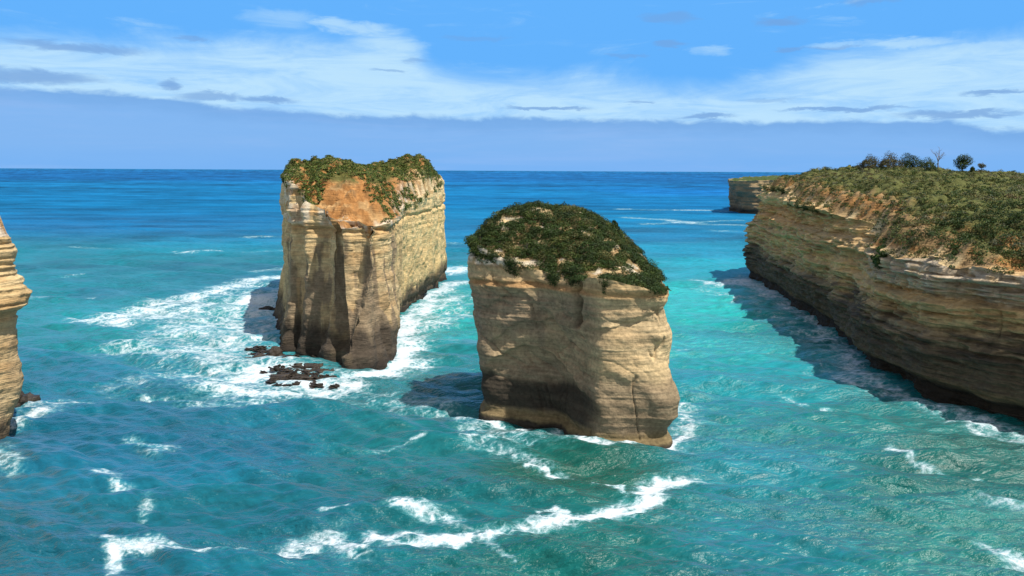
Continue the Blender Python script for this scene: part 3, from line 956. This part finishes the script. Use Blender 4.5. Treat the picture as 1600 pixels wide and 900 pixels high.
# west of the long stack
S_([(440, 432), (400, 438), (340, 452), (290, 468), (220, 484), (150, 500)], 5.0, 0.85)
S_([(440, 455), (380, 470), (320, 478), (250, 492), (180, 505)], 5.0, 0.75)
S_([(440, 462), (420, 470), (400, 490)], 6, 0.8)
S_([(440, 445), (380, 460), (320, 490), (300, 520)], 12, 0.52)
S_([(430, 500), (370, 520), (330, 560), (380, 600)], 10, 0.52)
S_([(410, 500), (330, 510), (270, 520), (215, 545)], 7, 0.5)
S_([(400, 530), (340, 545), (280, 555)], 6, 0.52)
S_([(400, 565), (330, 570), (260, 580), (215, 600)], 5, 0.42)
S_([(395, 585), (330, 600), (390, 615), (450, 612), (530, 606), (600, 590), (640, 572)], 3.6, 0.8)
S_([(520, 595), (575, 588), (620, 570), (640, 545)], 1.6, 1.0)
S_([(405, 575), (450, 598), (510, 600)], 2.5, 0.9)
S_([(300, 628), (380, 630), (480, 628), (600, 620), (690, 640)], 3.0, 0.40)
S_([(225, 618), (280, 626)], 1.1, 0.6)
# channel between the stacks
S_([(630, 560), (640, 530), (665, 500), (700, 475), (735, 462)], 6.5, 0.55)
S_([(628, 545), (625, 520), (632, 500), (670, 478), (700, 445), (735, 440)], 3.5, 0.9)
S_([(700, 425), (735, 418)], 8, 1.0)
S_([(640, 510), (700, 500), (735, 490)], 4.0, 0.5)
# foot of the front stack
S_([(752, 655), (790, 668), (850, 664), (895, 672), (915, 698), (950, 706), (1045, 700), (1066, 680)], 0.8, 1.0)
S_([(730, 655), (770, 680), (820, 690), (870, 680), (905, 690)], 3.0, 0.55)
S_([(730, 690), (790, 705), (850, 722), (888, 740)], 1.3, 0.5)
S_([(825, 722), (850, 724), (885, 740)], 0.45, 0.95)
S_([(1062, 640), (1075, 670), (1060, 700)], 2.2, 0.65)
# drifting line in the foreground
S_([(1058, 745), (1035, 743), (1020, 752), (1022, 778), (995, 795), (930, 808), (880, 822), (800, 833), (720, 840)], 0.95, 0.95)
S_([(1030, 752), (1012, 775), (990, 790), (940, 802), (870, 815)], 1.9, 0.85)
S_([(845, 800), (870, 792), (905, 800), (930, 806)], 0.6, 0.9)
S_([(925, 756), (965, 762), (975, 775)], 0.35, 0.85)
S_([(1060, 742), (1120, 750)], 0.4, 0.6)
S_([(720, 840), (650, 832), (580, 835)], 0.7, 0.9)
S_([(620, 800), (680, 812), (710, 820)], 1.1, 0.75)
S_([(580, 835), (620, 845), (720, 842)], 0.9, 0.85)
S_([(410, 560), (470, 575), (520, 590)], 3.5, 0.62)
S_([(570, 855), (520, 834), (470, 842), (430, 858)], 1.7, 0.85)
S_([(500, 803), (540, 800)], 0.4, 0.7)
S_([(430, 858), (370, 862), (300, 865), (240, 862), (190, 860)], 1.0, 0.9)
S_([(165, 845), (185, 862), (180, 890)], 0.7, 0.9)
S_([(740, 835), (770, 855), (800, 870)], 0.4, 0.5)
S_([(150, 735), (175, 745), (190, 765)], 0.9, 0.55)
S_([(195, 690), (230, 700), (250, 705)], 1.6, 0.6)
S_([(585, 702), (620, 695), (660, 688)], 0.4, 0.6)
S_([(230, 780), (225, 800)], 0.8, 0.4)
# left edge stack
S_([(12, 665), (50, 650), (80, 642)], 1.6, 0.85)
S_([(35, 640), (75, 628), (125, 628)], 1.8, 0.75)
S_([(0, 710), (15, 730)], 2, 0.45)
# whitecaps
S_([(60, 468), (100, 465), (140, 464)], 1.6, 0.75)
S_([(265, 394), (330, 394), (440, 392)], 1.8, 0.8)
S_([(115, 385), (150, 387), (205, 388)], 1.8, 0.6)
S_([(380, 370), (445, 370)], 2.5, 0.55)
S_([(100, 432), (130, 430)], 1.5, 0.5)
S_([(400, 424), (440, 420)], 3, 0.55)
# right hand channel
S_([(970, 327), (1060, 328), (1160, 330)], 7, 0.80)
S_([(975, 340), (1040, 343), (1090, 350), (1160, 352)], 6, 0.62)
S_([(1010, 350), (1160, 344)], 5, 0.5)
S_([(1110, 360), (1160, 362)], 4, 0.5)
S_([(700, 380), (735, 382)], 4, 0.4)
S_([(1085, 440), (1130, 447), (1150, 442), (1165, 434)], 4, 0.75)
S_([(1150, 440), (1190, 450), (1205, 465)], 5, 0.75)
S_([(1080, 450), (1140, 462), (1200, 480)], 4, 0.4)
S_([(1165, 436), (1205, 460), (1235, 484), (1290, 518), (1322, 548), (1342, 576)], 3.0, 0.68)
S_([(1180, 470), (1230, 505), (1280, 540), (1320, 580), (1350, 605)], 4.5, 0.40)
S_([(1342, 582), (1400, 612), (1500, 648), (1600, 676), (1700, 700)], 2.2, 0.62)
S_([(1360, 605), (1430, 632), (1500, 655), (1600, 690)], 2.6, 0.42)
S_([(1320, 590), (1345, 600)], 1.5, 0.85)
S_([(1045, 545), (1075, 546)], 1.0, 0.6)
S_([(1290, 640), (1325, 648), (1352, 650)], 0.9, 0.85)
S_([(1220, 612), (1250, 632)], 1.2, 0.4)
S_([(1390, 700), (1440, 722), (1490, 736)], 0.8, 0.7)
S_([(1515, 738), (1545, 740)], 0.5, 0.55)
S_([(1545, 845), (1565, 860), (1600, 870)], 1.0, 0.85)
S_([(1560, 882), (1600, 880)], 0.8, 0.7)
S_([(1530, 790), (1600, 800)], 1.0, 0.4)

# broad colour of the water, measured at a few places (linear)
def lin(r, g, b):
    f = lambda v: (v / 255 / 12.92) if v / 255 <= 0.04045 else ((v / 255 + 0.055) / 1.055) ** 2.4
    return [f(r), f(g), f(b)]


CP = [  # x, y of the photo, sRGB
    (100, 880, 10, 105, 130), (400, 800, 12, 110, 132), (700, 780, 14, 112, 125), (900, 860, 14, 110, 112), (1200, 850, 22, 120, 135), (1500, 850, 30, 125, 125),
    (100, 700, 8, 112, 145), (350, 700, 8, 115, 148), (650, 700, 15, 120, 135), (900, 740, 8, 100, 100), (1200, 720, 25, 135, 155), (1450, 760, 20, 120, 125),
    (150, 580, 5, 120, 150), (300, 540, 20, 140, 160), (700, 560, 20, 130, 150), (1150, 600, 25, 145, 165), (1300, 680, 20, 130, 140), (1500, 720, 15, 110, 115),
    (100, 430, 5, 130, 155), (350, 430, 5, 125, 150), (1100, 500, 35, 165, 175), (1180, 520, 20, 130, 150), (1060, 470, 48, 172, 185), (1110, 540, 45, 165, 180), (700, 500, 40, 155, 170),
    (200, 340, 0, 112, 165), (700, 350, 0, 120, 170), (1080, 390, 5, 135, 170), (1100, 420, 15, 150, 175), (950, 370, 0, 120, 165),
    (200, 300, 0, 115, 170), (400, 300, 0, 115, 170), (800, 300, 0, 115, 170), (1100, 300, 0, 108, 175), (1100, 315, 0, 115, 172),
    (200, 275, 8, 98, 158), (800, 277, 8, 98, 158), (1100, 278, 8, 98, 158), (1600, 285, 8, 98, 158)]
pts = [on_z(a, b)[:2] for a, b, *_ in CP]
pf = lambda x, y: (np.asarray(x) / np.asarray(y), np.log(np.asarray(y)) * 1.3)
cu, cv = zip(*[pf(p[0], p[1]) for p in pts]); cu, cv = np.array(cu), np.array(cv)
cl = np.array([lin(*c[2:]) for c in CP])
gu, gv = pf(SX, SY)
wsum = np.zeros_like(SX); WC = np.zeros(SX.shape + (3,))
for a, b, c in zip(cu, cv, cl):
    w = 1 / ((gu - a) ** 2 + (gv - b) ** 2 + 0.004) ** 2
    wsum += w; WC += w[..., None] * c
WC /= wsum[..., None]
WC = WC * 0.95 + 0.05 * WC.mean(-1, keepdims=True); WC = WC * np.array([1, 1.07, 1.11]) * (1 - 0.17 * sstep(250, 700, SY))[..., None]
# long dark and bright drifts on the open water
dr = fbm(SX / 90, SY / 30, 0, 3, 410) * sstep(200, 500, SY) * 0.28 + fbm(SX / 900, SY / 260, 0, 3, 411) * sstep(500, 1500, SY) * 0.22 + 0.14 * fbm(SX / 22, SY / 14, 0, 4, 412)
WC = WC * (1 + dr)[..., None] 
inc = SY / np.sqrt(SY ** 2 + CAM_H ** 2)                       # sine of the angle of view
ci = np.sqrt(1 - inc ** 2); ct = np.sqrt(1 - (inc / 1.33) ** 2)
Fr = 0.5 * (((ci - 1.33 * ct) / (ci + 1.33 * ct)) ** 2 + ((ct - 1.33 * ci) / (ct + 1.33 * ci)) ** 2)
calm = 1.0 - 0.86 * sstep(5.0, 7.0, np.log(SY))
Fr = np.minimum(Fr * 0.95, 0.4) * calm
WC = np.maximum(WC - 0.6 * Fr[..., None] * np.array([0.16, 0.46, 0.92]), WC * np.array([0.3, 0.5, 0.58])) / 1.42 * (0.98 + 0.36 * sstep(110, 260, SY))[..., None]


def water_material():
    m, nt, N, L = new_mat('sea_water')
    out = N.new('ShaderNodeOutputMaterial'); b = N.new('ShaderNodeBsdfDiffuse'); gl = N.new('ShaderNodeBsdfGlossy')
    geo = N.new('ShaderNodeNewGeometry')
    col = N.new('ShaderNodeAttribute'); col.attribute_name = 'Col'
    fo = N.new('ShaderNodeAttribute'); fo.attribute_name = 'foam'

    def mth(op, *a, clamp=False):
        n = N.new('ShaderNodeMath'); n.operation = op; n.use_clamp = clamp
        for i, v in enumerate(a):
            if isinstance(v, (int, float)): n.inputs[i].default_value = v
            else: L.new(v, n.inputs[i])
        return n.outputs[0]

    def tex(scale, sc3=(1, 1, 1), detail=5, rough=0.6, dist=0.0, rot=0.0):
        mp = N.new('ShaderNodeMapping'); mp.inputs['Scale'].default_value = sc3; mp.inputs['Rotation'].default_value[2] = rot
        L.new(geo.outputs['Position'], mp.inputs['Vector'])
        t = N.new('ShaderNodeTexNoise'); t.inputs['Scale'].default_value = scale; t.inputs['Detail'].default_value = detail
        t.inputs['Roughness'].default_value = rough; t.inputs['Distortion'].default_value = dist
        L.new(mp.outputs[0], t.inputs['Vector'])
        return t.outputs['Fac'], t.outputs['Color']
    # lace: cells of a distorted voronoi
    _, wc = tex(0.16, (1, 1, 0), 4, 0.6)
    vm = N.new('ShaderNodeVectorMath'); vm.operation = 'MULTIPLY_ADD'; vm.inputs[1].default_value = (5, 5, 0)
    L.new(wc, vm.inputs[0]); L.new(geo.outputs['Position'], vm.inputs[2])
    _, wc2 = tex(1.1, (1, 1, 0), 3, 0.6)
    vm2 = N.new('ShaderNodeVectorMath'); vm2.operation = 'MULTIPLY_ADD'; vm2.inputs[1].default_value = (1.2, 1.2, 0)
    L.new(wc2, vm2.inputs[0]); L.new(vm.outputs[0], vm2.inputs[2])

    def voro(scale):
        mp = N.new('ShaderNodeMapping'); mp.inputs['Scale'].default_value = (0.7, 1.0, 0)
        L.new(vm2.outputs[0], mp.inputs['Vector'])
        v = N.new('ShaderNodeTexVoronoi'); v.feature = 'DISTANCE_TO_EDGE'; v.inputs['Scale'].default_value = scale
        v.voronoi_dimensions = '2D'
        L.new(mp.outputs[0], v.inputs['Vector'])
        return v.outputs['Distance']
    v1, v2 = voro(0.30), voro(0.85)
    lace = mth('MAXIMUM', mth('SUBTRACT', 1.0, mth('MULTIPLY', v1, 4.5)), mth('SUBTRACT', 0.85, mth('MULTIPLY', v2, 4.0)))
    f1, _ = tex(0.22, (0.8, 1.3, 0), 8, 0.68, 0.6)
    f2, _ = tex(1.3, (0.8, 1.2, 0), 6, 0.7, 0.4)
    # score = density + noise terms
    s = mth('ADD', mth('MULTIPLY', mth('SUBTRACT', f1, 0.5), 3.2), mth('MULTIPLY', mth('SUBTRACT', f2, 0.5), 2.6))
    s = mth('ADD', s, mth('MULTIPLY', lace, 0.5))
    s = mth('ADD', s, mth('SUBTRACT', mth('MULTIPLY', fo.outputs['Fac'], 1.5), 1.05))
    gate = N.new('ShaderNodeMapRange'); gate.inputs['From Min'].default_value = 0.06; gate.inputs['From Max'].default_value = 0.3
    L.new(fo.outputs['Fac'], gate.inputs['Value'])
    mr = N.new('ShaderNodeMapRange'); mr.interpolation_type = 'SMOOTHSTEP'
    mr.inputs['From Min'].default_value = -0.3; mr.inputs['From Max'].default_value = 0.95
    L.new(s, mr.inputs['Value'])
    foam = mth('MULTIPLY', mr.outputs[0], gate.outputs[0], clamp=True)
    # thin milky water round the foam
    halo = N.new('ShaderNodeMapRange'); halo.inputs['From Min'].default_value = -0.75; halo.inputs['From Max'].default_value = 0.3
    halo.inputs['To Max'].default_value = 0.6
    L.new(s, halo.inputs['Value'])
    hal = mth('MULTIPLY', halo.outputs[0], gate.outputs[0], clamp=True)
    mx0 = N.new('ShaderNodeMix'); mx0.data_type = 'RGBA'
    L.new(hal, mx0.inputs[0]); L.new(col.outputs['Color'], mx0.inputs[6]); mx0.inputs[7].default_value = (0.10, 0.34, 0.38, 1)
    # small random flecks of chop
    c1, _ = tex(0.5, (0.55, 1.5, 0), 5, 0.6, 0.3)
    cm = N.new('ShaderNodeMapRange'); cm.inputs['From Min'].default_value = 0.3; cm.inputs['From Max'].default_value = 0.7
    cm.inputs['To Min'].default_value = 0.72; cm.inputs['To Max'].default_value = 1.28
    L.new(c1, cm.inputs['Value'])
    sc = N.new('ShaderNodeVectorMath'); sc.operation = 'SCALE'; L.new(mx0.outputs[2], sc.inputs[0]); L.new(cm.outputs[0], sc.inputs['Scale'])
    mx = N.new('ShaderNodeMix'); mx.data_type = 'RGBA'
    L.new(foam, mx.inputs[0]); L.new(sc.outputs[0], mx.inputs[6]); mx.inputs[7].default_value = (0.57, 0.65, 0.72, 1)
    L.new(mx.outputs[2], b.inputs['Color'])
    sl_ = N.new('ShaderNodeAttribute'); sl_.attribute_name = 'calm'
    fr_ = N.new('ShaderNodeFresnel'); fr_.inputs['IOR'].default_value = 1.33
    # the facets of a rough sea that one sees from afar lean to the viewer: the mirror share stays well under one
    fac = mth('MULTIPLY', mth('MINIMUM', mth('MULTIPLY', fr_.outputs[0], 1.35), 0.55), sl_.outputs['Fac'])
    fac = mth('MULTIPLY', fac, mth('SUBTRACT', 1.0, mth('MULTIPLY', foam, 0.9)))
    gl.inputs['Roughness'].default_value = 0.36
    h1, _ = tex(0.75, (0.42, 1.3, 0), 3, 0.5, 0.0, 0.12)
    h2, _ = tex(2.2, (0.45, 1.2, 0), 3, 0.6, 0.0, -0.15)
    h = mth('ADD', mth('MULTIPLY', h1, 1.0), mth('MULTIPLY', h2, 0.42))
    h = mth('ADD', h, mth('MULTIPLY', foam, 0.12))
    bp = N.new('ShaderNodeBump'); bp.inputs['Strength'].default_value = 1.0; bp.inputs['Distance'].default_value = 0.95
    L.new(h, bp.inputs['Height'])
    big, _ = tex(0.035, (0.7, 1.2, 0), 3, 0.6)
    bs = N.new('ShaderNodeMapRange'); bs.inputs['From Min'].default_value = 0.35; bs.inputs['From Max'].default_value = 0.65
    bs.inputs['To Min'].default_value = 0.35; bs.inputs['To Max'].default_value = 1.0
    L.new(big, bs.inputs['Value']); L.new(bs.outputs[0], bp.inputs['Strength'])
    for q in (b, gl, fr_): L.new(bp.outputs[0], q.inputs['Normal'])
    ms = N.new('ShaderNodeMixShader'); L.new(fac, ms.inputs[0]); L.new(b.outputs[0], ms.inputs[1]); L.new(gl.outputs[0], ms.inputs[2])
    L.new(ms.outputs[0], out.inputs[0])
    return m


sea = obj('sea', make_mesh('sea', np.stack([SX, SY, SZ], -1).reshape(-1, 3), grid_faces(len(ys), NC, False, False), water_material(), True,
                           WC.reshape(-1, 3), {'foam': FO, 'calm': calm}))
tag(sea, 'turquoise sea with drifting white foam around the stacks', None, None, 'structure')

# ------------------------------------------------------------------ light
SUN_AZ = R(41)       # to the right of the view and this far back towards the camera
SUN_EL = R(61)
sdir = Vector((math.cos(SUN_EL) * math.cos(SUN_AZ), -math.cos(SUN_EL) * math.sin(SUN_AZ), math.sin(SUN_EL)))
sl = bpy.data.lights.new('sun', 'SUN'); sl.energy = 5.0; sl.angle = R(0.53); sl.color = (1.0, 0.93, 0.82)
so = bpy.data.objects.new('sun', sl); COL.objects.link(so)
so.rotation_euler = sdir.to_track_quat('Z', 'Y').to_euler()

world = bpy.data.worlds.new('World'); scene.world = world
world.use_nodes = True
nt = world.node_tree; N, L = nt.nodes, nt.links
N.clear()
wo = N.new('ShaderNodeOutputWorld'); bg = N.new('ShaderNodeBackground'); L.new(bg.outputs[0], wo.inputs[0])
sky = N.new('ShaderNodeTexSky'); sky.sky_type = 'NISHITA'; sky.sun_disc = False
sky.sun_elevation = SUN_EL
sky.sun_rotation = math.atan2(sdir.x, sdir.y)
sky.air_density = 1.0; sky.dust_density = 0.0; sky.ozone_density = 4.0
BGS = 0.1
bg.inputs['Strength'].default_value = 0.084


def wm(op, *a, clamp=False):
    n = N.new('ShaderNodeMath'); n.operation = op; n.use_clamp = clamp
    for i, v in enumerate(a):
        if isinstance(v, (int, float)): n.inputs[i].default_value = v
        else: L.new(v, n.inputs[i])
    return n.outputs[0]


def wrange(v, a, b, c=0.0, d=1.0, smooth=True):
    n = N.new('ShaderNodeMapRange'); n.interpolation_type = 'SMOOTHSTEP' if smooth else 'LINEAR'
    n.inputs['From Min'].default_value = a; n.inputs['From Max'].default_value = b
    n.inputs['To Min'].default_value = c; n.inputs['To Max'].default_value = d
    L.new(v, n.inputs['Value'])
    return n.outputs[0]


tc = N.new('ShaderNodeTexCoord'); sp = N.new('ShaderNodeSeparateXYZ'); L.new(tc.outputs['Generated'], sp.inputs[0])
az = wm('ARCTAN2', sp.outputs[0], sp.outputs[1])
el = wm('ARCSINE', sp.outputs[2])
az = wm('MULTIPLY', az, 57.29578); el = wm('MULTIPLY', el, 57.29578)       # degrees
cv3 = N.new('ShaderNodeCombineXYZ'); L.new(az, cv3.inputs[0]); L.new(el, cv3.inputs[1])


def wtex(scale, sx, sy, detail=6, rough=0.6, dist=0.0, off=0.0, rot=0.0):
    mp = N.new('ShaderNodeMapping'); mp.inputs['Scale'].default_value = (sx, sy, 1); mp.inputs['Location'].default_value = (off, off, off); mp.inputs['Rotation'].default_value[2] = rot
    L.new(cv3.outputs[0], mp.inputs['Vector'])
    t = N.new('ShaderNodeTexNoise'); t.inputs['Scale'].default_value = scale; t.inputs['Detail'].default_value = detail
    t.inputs['Roughness'].default_value = rough; t.inputs['Distortion'].default_value = dist
    L.new(mp.outputs[0], t.inputs['Vector'])
    return t.outputs['Fac'], t.outputs['Color']


def wmix(f, a, b):
    n = N.new('ShaderNodeMix'); n.data_type = 'RGBA'
    L.new(f, n.inputs[0])
    for i, v in ((6, a), (7, b)):
        if isinstance(v, tuple): n.inputs[i].default_value = tuple(x / BGS for x in v) + (1,)
        else: L.new(v, n.inputs[i])
    return n.outputs[2]


def azel(px, py):
    d = ray(px, py)
    return math.degrees(math.atan2(d[0], d[1])), math.degrees(math.asin(d[2] / np.linalg.norm(d)))


tint = N.new('ShaderNodeMix'); tint.data_type = 'RGBA'; tint.blend_type = 'MULTIPLY'; tint.inputs[0].default_value = 1.0
L.new(sky.outputs[0], tint.inputs[6]); tint.inputs[7].default_value = (0.50, 0.55, 0.62, 1)
base = tint.outputs[2]
CLEAR = wmix(wrange(el, 40, 70), (0.13, 0.45, 0.98), base)
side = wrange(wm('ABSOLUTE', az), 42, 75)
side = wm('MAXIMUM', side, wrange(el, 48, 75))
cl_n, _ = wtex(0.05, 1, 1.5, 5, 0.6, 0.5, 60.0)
CLEAR = wmix(wm('MULTIPLY', side, wrange(cl_n, 0.3, 0.6, 0.6, 0.95)), CLEAR, (0.55, 0.52, 0.48))  # warm grey added to the unseen sky to neutralise the ambient on the rocks
# white veil of cirrus
def curve(pts, lo, hi):           # elevation of an edge as a function of azimuth
    fc = N.new('ShaderNodeFloatCurve')
    c = fc.mapping.curves[0]
    xs = [((p[0]) + 50) / 100 for p in pts]; vs = [(p[1] - lo) / (hi - lo) for p in pts]
    c.points[0].location = (xs[0], vs[0]); c.points[1].location = (xs[-1], vs[-1])
    for x, v in zip(xs[1:-1], vs[1:-1]): c.points.new(x, v)
    fc.mapping.update()
    L.new(wrange(az, -50, 50, 0, 1, False), fc.inputs['Value'])
    return wm('ADD', wm('MULTIPLY', fc.outputs[0], hi - lo), lo)


n_big, _ = wtex(0.10, 0.6, 1.6, 7, 0.62, 0.8, 3.0, 0.12)
n_wisp, _ = wtex(0.35, 0.35, 2.2, 7, 0.65, 1.2, 9.0, 0.16)
topE = curve([azel(0, 55), azel(200, 62), azel(400, 58), azel(620, 66), azel(680, 108), azel(800, 122), azel(950, 112), azel(1150, 128), azel(1240, 95), azel(1400, 72), azel(1600, 62)], 0, 12)
dtop = wm('SUBTRACT', topE, el)
dn = wm('ADD', dtop, wm('MULTIPLY', wm('SUBTRACT', n_big, 0.5), 5.0))
veil = wm('MULTIPLY', wm('MULTIPLY', wrange(dn, -0.9, 1.6), wrange(wm('ABSOLUTE', az), 65, 42)), wrange(n_wisp, 0.26, 0.64, 0.5, 1.0))
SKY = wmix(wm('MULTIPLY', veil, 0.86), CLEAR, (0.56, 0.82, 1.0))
# thin wisps higher up
hi = wm('MULTIPLY', wm('MULTIPLY', wrange(n_wisp, 0.52, 0.75), wrange(n_big, 0.42, 0.62)), wrange(el, 16, 9))
SKY = wmix(wm('MULTIPLY', hi, 0.55), SKY, (0.50, 0.76, 0.97))
nd, ndc = wtex(0.9, 0.45, 1.6, 6, 0.65, 0.5, 21.0)
sv = N.new('ShaderNodeSeparateColor'); L.new(ndc, sv.inputs[0])
wx = wm('ADD', az, wm('MULTIPLY', wm('SUBTRACT', sv.outputs[0], 0.5), 3.0))
wy = wm('ADD', el, wm('MULTIPLY', wm('SUBTRACT', sv.outputs[1], 0.5), 1.1))


def blobs(lst, extra=1.0):
    tot = None
    for (x, y, sx, sy, k) in lst:
        a, e = azel(x, y)
        u = wm('DIVIDE', wm('SUBTRACT', wx, a), sx / F * 57.3)
        v = wm('DIVIDE', wm('SUBTRACT', wy, e), sy / F * 57.3)
        r = wm('ADD', wm('MULTIPLY', u, u), wm('MULTIPLY', v, v))
        g = wm('MULTIPLY', wrange(r, 1.6, 0.1), k)
        tot = g if tot is None else wm('MAXIMUM', tot, g)
    return tot


W1 = blobs([(520, 35, 30, 7, 0.7), (570, 45, 60, 9, 0.7), (600, 80, 60, 28, 0.6), (440, 30, 50, 14, 0.4), (1110, 78, 25, 8, 0.5), (1420, 68, 60, 8, 0.7), (1330, 68, 50, 6, 0.5), (1540, 75, 60, 7, 0.5), (1370, 120, 110, 35, 0.5)])
SKY = wmix(wm('MULTIPLY', W1, wrange(n_wisp, 0.3, 0.6, 0.3, 1.0)), SKY, (0.52, 0.78, 0.98))
DK = blobs([(125, 74, 85, 7, 0.85), (50, 120, 75, 10, 0.9), (270, 133, 18, 7, 0.9), (335, 150, 50, 6, 0.8), (420, 156, 38, 5, 0.9), (297, 63, 26, 3, 0.6), (1045, 28, 38, 9, 0.6), (1222, 33, 34, 7, 0.8),
            (1045, 71, 22, 5, 0.7), (1240, 75, 24, 4, 0.7), (1300, 73, 26, 3, 0.6), (980, 86, 26, 3, 0.5), (610, 110, 30, 3, 0.6), (855, 169, 70, 3, 0.9), (1000, 161, 24, 3, 0.7), (1105, 182, 36, 4, 0.9), (1320, 171, 90, 3.5, 0.9),
            (1500, 178, 80, 5, 0.9), (1550, 145, 40, 3.5, 0.9), (650, 95, 20, 4, 0.5), (1370, 0, 40, 5, 0.6), (740, 60, 50, 4, 0.4), (1200, 155, 40, 3, 0.4)])
SKY = wmix(wm('MULTIPLY', DK, 0.85), SKY, (0.18, 0.37, 0.72))
# grey-blue bank of cloud over the horizon
bankE = curve([(-50, 6.2), azel(0, 137), azel(200, 148), azel(330, 163), azel(450, 172), azel(700, 184), azel(900, 187), azel(1100, 190), azel(1300, 188), azel(1450, 190), azel(1600, 204), (50, 2.6)], 0, 12)
n_b, _ = wtex(0.8, 0.5, 1.2, 7, 0.6, 0.3, 33.0)
db = wm('ADD', wm('SUBTRACT', bankE, el), wm('MULTIPLY', wm('SUBTRACT', n_b, 0.5), 1.3))
bank = wrange(db, -0.22, 0.26)
n_s, _ = wtex(0.25, 0.25, 2.5, 5, 0.6, 0.5, 41.0)
bd = wmix(wrange(db, 0.0, 1.3), (0.185, 0.41, 0.80), (0.22, 0.465, 0.88))
bd = wmix(wrange(el, 2.0, 0.0), bd, (0.19, 0.45, 0.90))
bd = wmix(wm('MULTIPLY', wrange(n_s, 0.45, 0.7), 0.3), bd, (0.33, 0.52, 0.90))
SKY = wmix(wm('MULTIPLY', wm('MULTIPLY', bank, 0.96), wrange(wm('ABSOLUTE', az), 80, 42)), SKY, bd)
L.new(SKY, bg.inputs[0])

scene.view_settings.view_transform = 'Standard'
scene.view_settings.look = 'None'
scene.view_settings.exposure = 0.25
scene.view_settings.gamma = 1.0
scene.view_settings.use_curve_mapping = False
scene.cycles.max_bounces = 6
scene.cycles.diffuse_bounces = 3
scene.cycles.glossy_bounces = 3
scene.cycles.use_denoising = True
